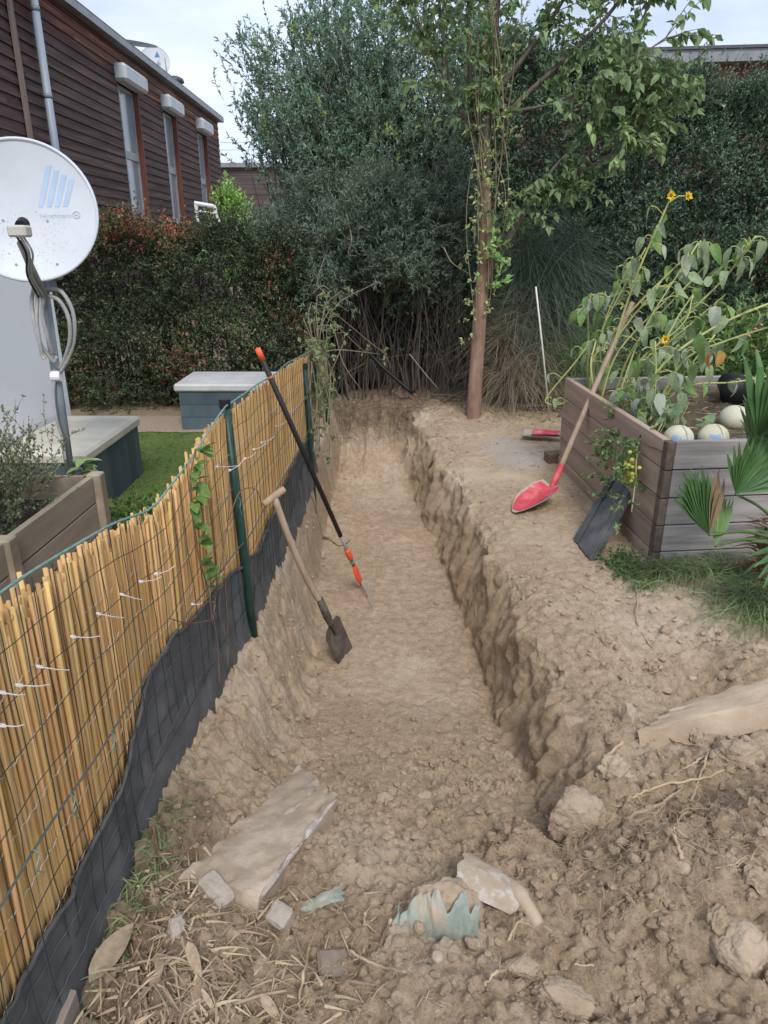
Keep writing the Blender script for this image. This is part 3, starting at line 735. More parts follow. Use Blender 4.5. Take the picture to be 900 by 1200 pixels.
MB().box((8.4, 17.7, 2.4), (6.2, 0, 0), (0, 2, 0), (0, 0, 2.38)).build('wall_core', core_mat, rh)
z = .0
while z < 4.72:
    MB().box((8.4, 15.67, z + .077), (6.2, 0, 0), (0, .018, .010), (0, 0, .072)).build('cladding_board', board_dark if z < 4.3 or R.random() < .5 else board_red, rh, (8.4, 15.67, z)); z += .152
MB().box((8.4, 17.5, 4.93), (6.4, 0, .16), (0, 2.1, 0), (0, 0, .10)).build('roof_flashing', metal_grey, rh)
MB().box((8.4, 17.52, 5.06), (6.45, 0, .16), (0, 2.16, 0), (0, 0, .025)).build('roof_edge', metal_dark, rh)
rd3 = thing('roof_satellite_dish', 'pale blue satellite dish on the right house roof behind the tree leaves', 'satellite dish', (3.9, 16.4, 5.0))
dish(rd3, (3.75, 15.9, 5.62), (.3, -1, .3), .50, .06, M('bluish dish', (.42, .50, .60), (.46, .54, .63), 3, .4))
MB().tube([(3.75, 16.05, 4.9), (3.75, 16.05, 5.6)], .03, 8).build('mast', metal_grey, rd3)
for (y0, y1) in ((3.3, 3.35), (3.9, 4.0), (5.7, 5.75), (6.2, 6.3)):
    P = [(x, 60, y0 + 2.6 + (y1 - y0) * t + .6 * (t - .5) ** 2) for x, t in zip(np.linspace(-40, 6, 20), np.linspace(0, 1, 20))]
    o = MB().tube(P, .014, 4, False).build('power_line', metal_dark, None, (-17, 60, y0 + 2.6))
    tag(o, {3.3: 'lowest overhead wire in the gap of sky beside the left house', 3.9: 'second lowest overhead wire in the gap of sky beside the left house',
            5.7: 'second highest overhead wire in the gap of sky beside the left house', 6.2: 'highest overhead wire in the gap of sky beside the left house'}[y0], 'wire', 'overhead wires in the gap of sky')

# ------------------------------------------------------------------ neighbour's garden, left
white_wall = M('white render', (.79, .80, .82), (.84, .85, .87), 1.2, .8, .001, 60)
ww = MB()
ww.cbox((-2.42, 3.95, .80), (.14, 0, 0), (-.02, 1.2, 0), (0, 0, .80), .012)
o = ww.build('garden_wall', white_wall, None, (-2.42, 3.95, 0)); tag(o, 'smooth white rendered wall beside the grey storage box behind the dish', 'wall')
teal = M('grey blue painted boards', (.055, .085, .100), (.085, .120, .135), 5, .6, .0015, 30, stretch=(1, 1, .15), orn=.12)
lid_m = M('pale stained lid', (.44, .41, .34), (.57, .54, .46), 4, .75, .0015, 50, c3=(.51, .48, .40))
def storage(label, x0, x1, y0, y1, h, lidmat, front):
    t = thing('storage_box', label, 'storage box', ((x0 + x1) / 2, (y0 + y1) / 2, 0))
    MB().box(((x0 + x1) / 2, (y0 + y1) / 2, h / 2 - .03), ((x1 - x0) / 2 - .035, 0, 0), (0, (y1 - y0) / 2 - .035, 0), (0, 0, h / 2 - .04)).build('box_body', teal, t)
    n = 8
    for k in range(n):                                     # vertical boards on the right flank
        ya = y0 + .02 + (y1 - y0 - .04) * k / n; yb = y0 + .02 + (y1 - y0 - .04) * (k + 1) / n
        MB().box((x1 - .028, (ya + yb) / 2, h / 2 - .03), (.010, 0, 0), (0, (yb - ya) / 2 - .0018, 0), (0, 0, h / 2 - .035)).build('side_board', teal, t, (x1, ya, 0))
    for k in range(3):
        za = .015 + (h - .09) * k / 3; zb = .015 + (h - .09) * (k + 1) / 3
        MB().box(((x0 + x1) / 2, y0 + .026, (za + zb) / 2), ((x1 - x0) / 2 - .04, 0, 0), (0, .010, 0), (0, 0, (zb - za) / 2 - .0018)).build('front_board', teal, t, (x0, y0, za))
    MB().cbox(((x0 + x1) / 2, (y0 + y1) / 2, h - .035), ((x1 - x0) / 2, 0, 0), (0, (y1 - y0) / 2, 0), (0, 0, .035), .018).build('lid', lidmat, t)
    return t
storage('grey blue storage box with beige lid beside the white wall', -2.27, -1.72, 3.94, 4.92, .43, lid_m, 1)
storage('grey blue storage box with light grey lid at the foot of the left hedge', -1.84, -.86, 6.18, 6.86, .42, M('light grey lid', (.40, .41, .40), (.52, .53, .52), 4, .7, .001, 50), 0)

# ribbed timber planter with a shrub
deck = M('ribbed deck board', (.23, .19, .145), (.38, .325, .255), 6, .85, .002, 50, orn=.15, stretch=(1, .15, 1), c3=(.30, .25, .19))
pl = thing('timber_planter', 'weathered planter box of ribbed deck boards holding a small leafed shrub', 'planter', (-1.75, 3.1, 0))
def ribbed(name, p, q, z0, z1, t, parent):
    """board from p to q (xy) with fine horizontal ribs on the face turned to +side"""
    p, q = np.array(p), np.array(q); d = nrm(q - p); s = np.array([d[1], -d[0]]); n = 17; pr = []
    for k in range(n * 2 + 1):
        z = z0 + .003 + (z1 - z0 - .006) * k / (n * 2); pr.append((t / 2 + (.0022 if k % 2 else -.0008), z))
    pr = [(-t / 2, z0 + .003)] + pr + [(-t / 2, z1 - .003)]
    m = len(pr); V = [(e[0] + s[0] * a, e[1] + s[1] * a, z) for e in (p, q) for a, z in pr]
    Q = [(i, (i + 1) % m, m + (i + 1) % m, m + i) for i in range(m)]
    b = MB().add(V, Q=Q); b2 = MB()
    V, F = b.arrays(); F = F + [np.array([list(range(m))[::-1]]), np.array([list(range(m, 2 * m))])]
    return bake(name, V, F, deck, parent, (*p, z0))
for k in range(3):
    z0 = .02 + k * .145
    ribbed('side_board', (-1.53, 2.25), (-1.50, 3.44), z0, z0 + .142, .028, pl)
    ribbed('end_board', (-1.53, 3.46), (-2.1, 3.46), z0, z0 + .142, .028, pl)
    ribbed('front_board', (-2.1, 2.23), (-1.53, 2.23), z0, z0 + .142, .028, pl)
    ribbed('back_board', (-2.12, 3.44), (-2.12, 2.25), z0, z0 + .142, .028, pl)
for (x, y) in ((-1.485, 3.485), (-1.52, 2.62), (-2.12, 3.48)):
    MB().cbox((x, y, .225), (.036, 0, 0), (0, .036, 0), (0, 0, .232), .006).build('corner_post', deck, pl)
MB().box((-1.82, 2.85, .17), (.27, 0, 0), (0, .58, 0), (0, 0, .16)).build('soil', M('dark potting soil', (.03, .022, .015), (.06, .045, .03), 30, .95, .01, 60), pl)

# the satellite dish on its pole
galv = M('galvanised pole', (.17, .20, .225), (.25, .28, .30), 9, .5, metal=.2, spec=.5)
conduit = M('grey corrugated conduit', (.30, .30, .29), (.40, .40, .39), 20, .6)
dirty = M('dirty white enamel', (.56, .60, .65), (.47, .51, .55), 2.2, .42, spec=.4)
sdsh = thing('satellite_dish', 'large speckled white satellite dish on a leaning grey pole at left', 'satellite dish', (-1.70, 3.7, 0))
dc = np.array((-1.688, 3.620, 1.704)); dax = (.30, -1, .22)
DR = .318; DD = .045
u, v, a = dish(sdsh, dc, dax, DR, DD, dirty, 'reflector', .010, 72, 14)
top = np.array((-1.700, 3.720, 1.350)); bot = np.array((-1.718, 3.720, 0.467)); dr_ = (bot - top) / (top[2] - bot[2])
MB().tube([top + [0, 0, .12], bot + dr_ * (bot[2] - .0)], .024, 14).build('pole', galv, sdsh, smooth=True)
MB().cbox(top + [.02, -.02, .02], (.035, 0, 0), (0, .05, 0), (0, 0, .035), .006).build('pole_clamp', galv, sdsh)
MB().cbox(top + [.0, .01, .16], (.09, 0, 0), (0, .03, 0), (0, 0, .12), .01).build('back_bracket', galv, sdsh)
l0 = np.array((-1.664, 3.620, 1.347)); l1 = np.array((-1.571, 3.280, 1.560))
MB().tube([l0 + [0, 0, -.02], (l0 + l1) / 2 + [0, 0, -.01], l1], [.020, .018, .015], 8).build('feed_arm', M('arm grey', (.25, .25, .24), (.33, .33, .31), 10, .55), sdsh, smooth=True)
fc = np.array((-1.556, 3.260, 1.608))
lnb = MB().cbox(fc, (.040, .0, 0), (0, .035, 0), (0, 0, .024), .008).build('feed_head', M('beige plastic', (.42, .42, .36), (.5, .5, .44), 9, .5), sdsh)
MB().tube([fc + [0, .02, .02], fc + [0, .05, .035]], .026, 14).build('feed_cap', cap_mat, lnb)
for dx in (-.012, .002, .016):
    MB().tube(smoothline([fc + [dx, -.01, -.02], fc + [dx + .01, .03, -.09], (l0 + l1) / 2 + [dx * .7 - .01, -.02, -.03], l0 + [dx, -.03, -.03]], 5), .005, 6).build('feed_cable', cap_mat if dx < 0 else conduit, sdsh, smooth=True)
def cable(pts, r=.0095):
    P = smoothline([np.array(p) for p in pts], 10)
    o = MB().tube(P, r * (1 + .06 * (np.arange(len(P)) % 2)), 9).build('conduit', conduit, sdsh, smooth=True)
cable([(-1.660, 3.660, 1.353), (-1.582, 3.640, 1.338), (-1.542, 3.640, 1.245), (-1.557, 3.650, 1.120), (-1.608, 3.660, 1.013), (-1.667, 3.680, 0.940)])
cable([(-1.648, 3.640, 1.322), (-1.589, 3.620, 1.295), (-1.559, 3.620, 1.218), (-1.571, 3.630, 1.114), (-1.625, 3.660, 1.013), (-1.669, 3.680, 0.958)])
cable([(-1.711, 3.640, 1.366), (-1.733, 3.630, 1.286), (-1.731, 3.620, 1.177), (-1.722, 3.620, 1.103), (-1.706, 3.640, 1.045), (-1.685, 3.660, 0.995), (-1.663, 3.660, 1.021)])
cable([(-1.701, 3.640, 1.326), (-1.717, 3.620, 1.206), (-1.716, 3.610, 1.112), (-1.720, 3.620, 1.040), (-1.711, 3.620, 1.014)])
cable([(-1.668, 3.640, 1.326), (-1.689, 3.630, 1.226), (-1.681, 3.630, 1.122), (-1.683, 3.660, 1.034)])
cable([(-1.702, 3.680, 0.914), (-1.719, 3.670, 0.814), (-1.719, 3.660, 0.703), (-1.706, 3.660, 0.588), (-1.706, 3.660, 0.470)], .007)
MB().tube([(-1.719, 3.690, 0.917), (-1.671, 3.690, 0.917)], .0275, 12).build('cable_tie', tie_mat, sdsh)
# print on the reflector: slanted bars and maker's word, laid on the bowl
print_blue = M('faded blue print', (.32, .43, .60), (.40, .51, .66), 6, .45)
print_grey = M('faded grey print', (.38, .42, .46), (.45, .49, .53), 30, .45)
def on_dish(px_, py_, lift=.0015):
    """point of the bowl above dish-plane coordinates"""
    rr = math.hypot(px_, py_); hh = DD * (1 - (rr / DR) ** 2)
    return dc + u * px_ + v * py_ - a * (hh - lift)
for k in range(4):
    x0 = .065 + k * .037; G = []
    for t in np.linspace(0, 1, 9):
        row = []
        for s in np.linspace(-1, 1, 3): row.append(on_dish(x0 + (.062 - k * .006) * t + s * .0125 * (1 - .25 * (t < .06)), .028 + t * (.180 - k * .020)))
        G.append(row)
    MB().grid(G).build('blue_bar', print_blue, sdsh)
fcu = bpy.data.curves.new('maker_word', 'FONT'); fcu.body = 'Hirschmann'; fcu.size = .036; fcu.resolution_u = 2
fo = link(bpy.data.objects.new('maker_word', fcu)); dg = bpy.context.evaluated_depsgraph_get(); dg.update()
tm = bpy.data.meshes.new_from_object(fo.evaluated_get(dg)); bpy.data.objects.remove(fo)
wdt = max(p.co.x for p in tm.vertices)
for p in tm.vertices: p.co = Vector(on_dish(.058 + p.co.x * .140 / wdt, -.022 + p.co.y * .85, .002) - W[sdsh])
tm.materials.append(print_grey); put('maker_word', tm, sdsh, W[sdsh])
ring = [on_dish(.222 + .016 * math.cos(q), -.012 + .016 * math.sin(q), .002) for q in np.linspace(0, 2 * PI, 25)]
rg = MB().tube(ring, .0012, 4, False)
for (p, q) in (((-.006, -.009), (-.006, .009)), ((-.006, .001), (.006, .001)), ((.006, .001), (.006, -.009))):
    rg.tube([on_dish(.222 + p[0], -.012 + p[1], .002), on_dish(.222 + q[0], -.012 + q[1], .002)], .0012, 4)
rg.build('round_emblem', print_grey, sdsh)
for (x, y) in ((-.105, -.035), (.088, -.035), (-.07, -.24), (.11, -.24)):
    MB().tube([on_dish(x, y, 0), on_dish(x, y, .004)], .006, 8).build('bolt', metal_grey, sdsh)
# lichen specks
b = MB()
for k in range(420):
    q = NR.normal([-.02, -.13], [.12, .08])
    if math.hypot(*q) > .29: continue
    s = R.uniform(.0006, .0020); pts = [on_dish(q[0] + s * math.cos(t) * R.uniform(.6, 1.3), q[1] + s * math.sin(t) * R.uniform(.6, 1.3), .0012) for t in np.arange(5) * 2 * PI / 5]
    b.add(pts, [(0, 1, 2), (0, 2, 3), (0, 3, 4)])
b.build('lichen_specks', M('dark lichen', (.10, .09, .08), (.2, .18, .16), 40, .9), sdsh, kind='stuff')

# ------------------------------------------------------------------ raised bed of grey planks
plank_side = M('brownish weathered plank', (.28, .20, .15), (.42, .325, .255), 5, .85, .002, 40, orn=.10, stretch=(1.6, .12, 2.5), c3=(.355, .265, .205))
plank_front = M('silver grey weathered plank', (.17, .16, .152), (.36, .345, .33), 6, .85, .002, 40, orn=.10, stretch=(.12, 1.6, 2.5), c3=(.27, .255, .24))
plank_top = M('pale cut plank edge', (.34, .26, .19), (.45, .36, .27), 8, .85, stretch=(.3, .3, 1))
A_, B_, C_, D_ = np.array((1.40, 3.365)), np.array((1.335, 5.16)), np.array((2.75, 3.50)), np.array((2.70, 5.28))
rb = thing('raised_bed', 'grey brown raised bed of stacked planks filled with wilting plants', 'raised bed', (2.0, 4.3, 0))
PH = .1465
def plank(name, p, q, z0, z1, t, mat, parent, inset=0):
    d = nrm(q - p); s = np.array([-d[1], d[0]]); m = (p + q) / 2; L = np.linalg.norm(q - p) / 2
    o = MB().cbox((m[0] + s[0] * inset, m[1] + s[1] * inset, (z0 + z1) / 2), (d[0] * L, d[1] * L, 0), (s[0] * t, s[1] * t, 0), (0, 0, (z1 - z0) / 2 - .0022), .004).build(name, mat, parent, (*m, z0))
    return o
for k in range(5):
    z0 = -.075 + k * PH; z1 = z0 + PH; tl = .012
    tw = R.uniform(-.004, .004)
    d = nrm(B_ - A_)
    plank('side_plank', A_ + d * .04, B_ + [tw, 0], z0, z1, .019, plank_side, rb)
    plank('front_plank', A_ + np.array([.021, .0]) , C_, z0 + (.004 if k else 0), z1 + .002, .019, plank_front, rb)
    plank('back_plank', B_ + [.02, -.03], D_ + [0, -.03], z0, z1, .019, plank_front, rb)
    plank('far_plank', C_ + [-.02, .04], D_ + [-.02, -.06], z0, z1, .019, plank_side, rb)
d = nrm(B_ - A_); ecol = M('dark plank end grain', (.10, .075, .06), (.16, .125, .10), 30, .9, .002, 80, orn=.1)
for k in range(5):
    z0 = -.075 + k * PH
    plank('plank_end', A_ - d * .019, A_ + d * .038, z0, z0 + PH, .0195, ecol, rb)
bed_soil = M('dark bed soil', (.07, .050, .033), (.13, .10, .065), 22, .95, .012, 60)
X, Y = np.meshgrid(np.linspace(1.37, 2.72, 40), np.linspace(3.40, 5.24, 50), indexing='ij')
Zb = .575 + .03 * fbm(np.stack([X, Y, X * 0], -1), 4, 4) + .02 * sstep(3.6, 3.4, Y)
MB().grid(np.stack([X, Y, Zb], -1)).build('bed_soil', bed_soil, rb, smooth=True)
# straw and scraps on the bed soil
n = 420; P = np.stack([NR.uniform(1.45, 2.6, n), NR.uniform(3.5, 5.1, n), NR.uniform(.57, .605, n)], -1)
D = NR.normal(size=(n, 3)) * [1, 1, .18]
V, F = blades_np(P, D, NR.uniform(.03, .10, n), NR.uniform(.002, .006, n), .15, 3)
bake('straw_mulch', V, F, M('straw mulch', (.30, .24, .13), (.42, .35, .20), 5, .8, isl=.4), kind='stuff')
# the low bed or kerb behind, dark pot and balls
ball_m = M('pale mossy ball', (.45, .43, .30), (.56, .54, .44), 9, .6, .001, 40)
ball_b = M('blue print on ball', (.25, .36, .55), (.50, .50, .44), 22, .6, lo=.48, hi=.56)
def ball(c, r, label, patch):
    V, F = icosub(3); V = V * r * [1.05, 1, .93]; V = V + c
    o = bake('ball', V, F, ball_m, None, c, True); tag(o, label, 'ball')
    MB()
    G = []
    for th in np.linspace(-.55, .45, 8):
        G.append([np.array(c) + (r + .002) * np.array([1.05 * math.sin(ph) * math.cos(th), -math.cos(ph) * math.cos(th), .93 * math.sin(th)]) for ph in np.linspace(patch - .55, patch + .5, 9)])
    MB().grid(G).build('faded_print', ball_b, o, smooth=True)
    MB().tube([np.array(c) + (r + .001) * np.array([1.05 * math.sin(.2) * math.cos(t), -math.cos(.2) * math.cos(t), .93 * math.sin(t)]) for t in np.linspace(-.6, 1.4, 12)], .0022, 5).build('seam', M('dull seam', (.30, .27, .17), None, 9, .8), o)
ball((1.535, 3.60, .612), .072, 'pale ball with lilac print at the near corner of the raised bed', -.25)
ball((1.725, 3.62, .612), .074, 'pale ball with a blue patch right of the lilac printed ball', -.1)
ball((2.02, 4.02, .618), .082, 'plain yellowish ball half hidden by the palm leaf', 2.6)
pot = thing('plant_pot', 'black plastic pot lying in the raised bed', 'pot', (2.35, 4.7, .58))
MB().tube([(2.30, 4.60, .66), (2.33, 4.72, .66), (2.36, 4.86, .67)], [.10, .088, .075], 18).build('pot_body', cap_mat, pot, smooth=True)
MB().tube([(2.297, 4.585, .66), (2.302, 4.607, .66)], [.108, .108], 18).build('pot_rim', cap_mat, pot, smooth=True)

# ------------------------------------------------------------------ tools
ash = M('worn ash handle', (.30, .215, .145), (.42, .32, .235), 6, .65, .0006, 90, stretch=(3, 3, .3))
ash_d = M('dirty ash handle', (.26, .19, .135), (.38, .29, .21), 7, .7, .0006, 90, stretch=(2, 2, .4))
steel = M('worn brown steel', (.075, .062, .052), (.17, .145, .12), 14, .6, .0008, 60, metal=.35, c3=(.11, .092, .078))
redp = M('scratched red paint', (.50, .060, .080), (.56, .36, .30), 11, .55, .0006, 80, spec=.35, lo=.46, hi=.74, c3=(.60, .12, .14))
bare = M('dusty bare steel', (.36, .31, .27), (.48, .42, .37), 18, .6, metal=.2)
def sheet_blade(name, mat, parent, p0, p1, wv, half, bowl, t=.003, nu=10, nv=9):
    """curved blade along p0->p1, half(u) gives half width, bowl(u,v) the rise"""
    p0, p1 = np.array(p0, float), np.array(p1, float); d = nrm(p1 - p0); wv = nrm(np.array(wv, float) - d * np.dot(wv, d)); nn = np.cross(d, wv)
    if nn[2] < 0: nn = -nn
    L = np.linalg.norm(p1 - p0); G = np.zeros((nu, nv, 3))
    for i, s in enumerate(np.linspace(0, 1, nu)):
        for j, q in enumerate(np.linspace(-1, 1, nv)): G[i, j] = p0 + d * L * s + wv * half(s) * q + nn * bowl(s, q)
    b = MB().grid(G).grid(G - nn * t, True)
    e = np.concatenate([G[0], G[1:, -1], G[-1, ::-1][1:], G[::-1, 0][1:]])
    b.grid(np.stack([e, e - nn * t], 1))
    return b.build(name, mat, parent, smooth=True), G, d, wv, nn
# spade with a T grip in the trench
sp = thing('spade', 'old spade with wooden T handle standing against the trench side', 'spade', (-0.205, 3.199, -0.457))
h0 = np.array((-0.500, 3.044, 0.483)); h1 = np.array((-0.285, 2.728, 0.168)); tip = np.array((-0.201, 3.209, -0.468)); sh = np.array((-0.245, 2.733, 0.041))
sh = h0 + (tip - h0) * .77; h1 = h0 + (tip - h0) * .66
bow = np.array([-.012, .0, -.012])
MB().tube(smoothline([h0, h0 + (h1 - h0) * .35 + bow, h0 + (h1 - h0) * .7 + bow, h1, sh - (sh - h1) * .1], 5), .0165, 12).build('handle', ash, sp, smooth=True)
gd = np.array([.045, .03, .028]); MB().tube([h0 - gd, h0 - gd * .9, h0, h0 + gd * .9, h0 + gd], [.013, .0165, .0175, .0165, .013], 12).build('grip', ash, sp, smooth=True)
wv = np.array([.06, .15, .02])
bl, *_ = sheet_blade('blade', steel, sp, sh, tip, wv, lambda s: .088 - .008 * s - .02 * (s < .05), lambda s, q: .008 * q * q - .004 * (1 - s))
MB().tube([h0 + (tip - h0) * .60, h0 + (tip - h0) * .72, sh + (tip - sh) * .30], [.019, .021, .006], 10).build('socket', steel, bl, smooth=True)
# telescopic fan rake
blackm = M('black grip tube', (.012, .012, .013), (.022, .022, .023), 30, .5, spec=.4)
alu = M('dull aluminium tube', (.26, .23, .23), (.34, .31, .30), 12, .45, metal=.4)
orange = M('orange red plastic', (.72, .085, .035), (.78, .12, .05), 6, .45, spec=.4)
rk = thing('fan_rake', 'long black and orange telescopic fan rake leaning over the fence into the trench', 'rake', (-0.131, 3.902, -0.474))
r0 = np.array((-0.575, 3.287, 1.110)); r1 = np.array((-0.140, 4.010, -0.432)); rp = lambda t: r0 + (r1 - r0) * t
MB().tube([rp(.03), rp(.74)], .0135, 12).build('upper_tube', blackm, rk, smooth=True)
MB().tube([rp(.0), rp(.033)], [.0135, .0150], 12).build('end_cap', orange, rk, smooth=True)
MB().tube([rp(.085), rp(.092)], .0145, 12).build('sticker', M('orange sticker', (.6, .28, .05), None, 9, .5), rk, smooth=True)
MB().tube([rp(.74), rp(.905)], .0110, 12).build('lower_tube', alu, rk, smooth=True)
MB().tube([rp(.812), rp(.818), rp(.855), rp(.862)], [.015, .0185, .0185, .015], 12).build('locking_collar', orange, rk, smooth=True)
MB().tube([rp(.875), rp(.885)], .014, 8).build('clip', metal_grey, rk, smooth=True)
hd = sheet_blade('head', orange, rk, rp(.90), rp(1.0), (.1, .35, -.2), lambda s: .018 + .022 * math.sin(min(1, s * 1.2) * PI), lambda s, q: .012 * (1 - q * q), .008)[0]
ta, tb = np.array((-0.055, 4.104, -0.456)), np.array((-0.066, 3.730, -0.453))
for k in range(9):
    e = ta + (tb - ta) * k / 8; s0 = rp(.985) + (e - rp(.985)) * .05
    m = (s0 + e) / 2 + [0, 0, .012]; hk = e + np.array([-.012, 0, -.022])
    MB().tube(smoothline([s0, m, e, hk], 4), .0020, 5).build('tine', bare, rk)
MB().tube([rp(1.0) + (ta - rp(1.0)) * .5, rp(1.0) + ((ta + tb) / 2 - rp(1.0)) * .55, rp(1.0) + (tb - rp(1.0)) * .5], .003, 5).build('tine_bar', bare, rk)
# round shovel on the bed
sv = thing('round_shovel', 'red round pointed shovel with long wooden handle leaning on the raised bed', 'shovel', (0.802, 4.073, -0.006))
t0 = np.array((0.799, 4.086, 0.007)); s1 = np.array((1.085, 4.335, .105)); top = np.array((1.660, 4.935, 1.192)); dd = nrm(top - s1)
wv = np.array([.24, -.20, .02])
half = lambda s: .104 * min(1, (s * 2.2 + .02) ** .6) * (1 if s < .8 else 1 - .30 * (s - .8) / .2)
bl, G, d_, w_, n_ = sheet_blade('blade', bare, sv, t0, s1, wv, half, lambda s, q: .030 * q * q * min(1, s * 2) + .012 * (1 - s) ** 2, .003, 16, 13)
sheet_blade('painted_face', redp, bl, t0 + (s1 - t0) * .06 + n_ * .0035, t0 + (s1 - t0) * .95 + n_ * .0035, wv, lambda s: half(.06 + .89 * s) * (.86 + .06 * math.sin(9 * s)), lambda s, q: .030 * (q * .88) ** 2 * min(1, (.06 + .9 * s) * 2) + .012 * (.94 - .9 * s) ** 2, .001, 14, 11)
MB().tube([s1 - dd * .05 + n_ * .006, s1 + dd * .03, s1 + dd * .15], [.014, .022, .0205], 12).build('socket', redp, sv, smooth=True)
MB().tube(smoothline([s1 + dd * .12, s1 + (top - s1) * .5 + [0, 0, .012], top], 6), [*np.linspace(.0185, .0165, 13)], 12).build('handle', ash_d, sv, smooth=True)
# red tool head lying further back
hh = thing('tool_head', 'red and grey metal tool head lying on the grey gravel behind the shovel', 'tool head', (1.348, 5.893, 0.014))
p, q = np.array((1.200, 5.956, 0.012)), np.array((1.530, 5.829, 0.026))
sheet_blade('blade', bare, hh, p, p + (q - p) * .9, (0, .2, .03), lambda s: .07 - .02 * s, lambda s, q: .02 * q * q + .02, .004)
sheet_blade('painted_face', redp, hh, p + (q - p) * .2 + [0, -.01, .012], p + (q - p) * .85 + [0, -.01, .012], (0, .2, .03), lambda s: .060 - .02 * s, lambda s, q: .02 * q * q + .02, .002)
MB().tube([p + (q - p) * .8 + [0, 0, .03], q + [.02, .01, .02]], .018, 10).build('socket', bare, hh, smooth=True)
bk = MB().cbox((1.31, 5.22, .03), (.075, .02, 0), (-.012, .05, 0), (0, 0, .05), .006).build('wood_block', M('old brown wood', (.13, .09, .06), (.22, .16, .11), 9, .85, .002, 50), None, (1.31, 5.22, 0))
tag(bk, 'small brown wood block on the ground beside the raised bed corner', 'block')
st = MB().tube([(1.571, 6.560, -0.050), (1.408, 6.340, 0.619), (1.286, 6.300, 1.225)], .0075, 8).build('white_stake', M('white stake', (.55, .53, .47), (.66, .64, .58), 20, .6), None, (1.522, 6.355, 0.000), smooth=True)
tag(st, 'thin white stake standing in the soil left of the raised bed', 'stake')
# dark ribbed slab leaning on the bed
ps = thing('dark_slab', 'dark grey ribbed panel leaning against the brown side of the raised bed', 'panel', (1.088, 3.412, -0.003))
a0, a1, a2, a3 = np.array((1.068, 3.675, 0.003)), np.array((1.090, 3.401, -0.008)), np.array((1.360, 3.629, 0.302)), np.array((1.360, 4.106, 0.247))
slate = M('dark dusty slab', (.055, .06, .066), (.115, .118, .122), 7, .75, .0015, 60, spec=.35)
e1, e2 = nrm(a1 - a0), nrm((a3 - a0 + a2 - a1) / 2); nn = nrm(np.cross(e1, e2)); nn = nn if nn[2] > 0 else -nn
Lw, Ll = np.linalg.norm(a1 - a0), np.linalg.norm((a3 - a0 + a2 - a1) / 2)
c = a0 + e1 * Lw / 2 + e2 * Ll / 2
MB().cbox(c - nn * .016, e1 * Lw / 2, e2 * Ll / 2, nn * .014, .003).build('panel_body', slate, ps)
for (f, w) in ((.12, .10), (.52, .25), (.90, .09)):
    MB().cbox(a0 + e1 * Lw * f + e2 * Ll / 2 + nn * .001, e1 * Lw * w, e2 * (Ll / 2 - (.0 if w > .2 else .004)), nn * (.010 if w > .2 else .016), .003).build('rib', slate, ps)
# black hose / pipe and lying branches at the far end of the trench
o = MB().tube([(-0.232, 7.550, 0.574), (0.000, 7.500, 0.343), (0.251, 7.450, 0.137), (0.305, 7.430, 0.096)], .022, 8).build('black_pipe', cap_mat, None, (0.251, 7.450, 0.137), smooth=True)
tag(o, 'black pipe slanting down through the stems at the far trench end', 'pipe')

# ------------------------------------------------------------------ shrubs, hedges, trees
bark_dark = M('dark bark', (.035, .028, .024), (.075, .062, .052), 14, .9, .003, 40, stretch=(1, 1, .25))
bark_grey = M('grey brown stems', (.075, .062, .052), (.15, .125, .105), 14, .9, .002, 40, stretch=(1, 1, .25))
bark_tree = M('reddish tree bark', (.19, .115, .082), (.33, .225, .165), 11, .9, .006, 36, stretch=(1, 1, .35), c3=(.26, .165, .12))
def leafmat(name, a, b, isl=.35, tr=.22, rough=.55): return M(name, a, b, 1.6, rough, isl=isl, leaf=tr, spec=.35)
def sprigs(n, P, D, length, k, leafL, leafW, up=.3, spread=.55, bend=.25):
    """n twigs at P along D, each with k leaves; returns twig polylines and leaf arrays"""
    D = nrm(D); Lh = length * NR.uniform(.6, 1.3, n)[:, None]
    t = np.linspace(0, 1, 4)[None, :, None]; side = NR.normal(size=(n, 3)) * bend
    C = P[:, None] + D[:, None] * Lh[:, None] * t + (side[:, None] + np.array([0, 0, up * .3])) * Lh[:, None] * t ** 2
    tt = NR.uniform(.12, 1.02, (n, k)); i0 = np.clip((tt * 3).astype(int), 0, 2); f = (tt * 3 - i0)[..., None]
    ar = np.arange(n)[:, None]; B = C[ar, i0] * (1 - f) + C[ar, i0 + 1] * f
    T = nrm(C[ar, i0 + 1] - C[ar, i0])
    LD = nrm(T * .8 + NR.normal(size=(n, k, 3)) * spread + np.array([0, 0, .15]))
    L_ = leafL * NR.uniform(.6, 1.25, (n, k)); W_ = leafW * NR.uniform(.7, 1.2, (n, k))
    return C, B.reshape(-1, 3), LD.reshape(-1, 3), L_.ravel(), W_.ravel()
def hedge_pts(n, x0, x1, y0, y1, zt, face=.62, lump=.16, zb=0.02):
    """points spread through the outer shell of a hedge with a lumpy outline. zt(x) height"""
    x = NR.uniform(x0, x1, n); m = NR.random(n); h = zt(x)
    z = zb + (h - zb) * NR.random(n); y = np.where(m < face, y0 + np.abs(NR.normal(0, .22, n)), NR.uniform(y0, y1, n))
    top = m > .82; z = np.where(top, h - np.abs(NR.normal(0, .12, n)), z)
    p = np.stack([x, y, z], -1); l = fbm(p * [1, .2, 1], 2.6, 3, .55, seed=5)
    y = y - lump * 1.6 * l; z = z + lump * .7 * l * (z / h)
    d = np.stack([NR.normal(0, .6, n), -.8 + NR.normal(0, .4, n), .35 + .7 * top + NR.normal(0, .45, n)], -1)
    return np.stack([x, y, z], -1), d
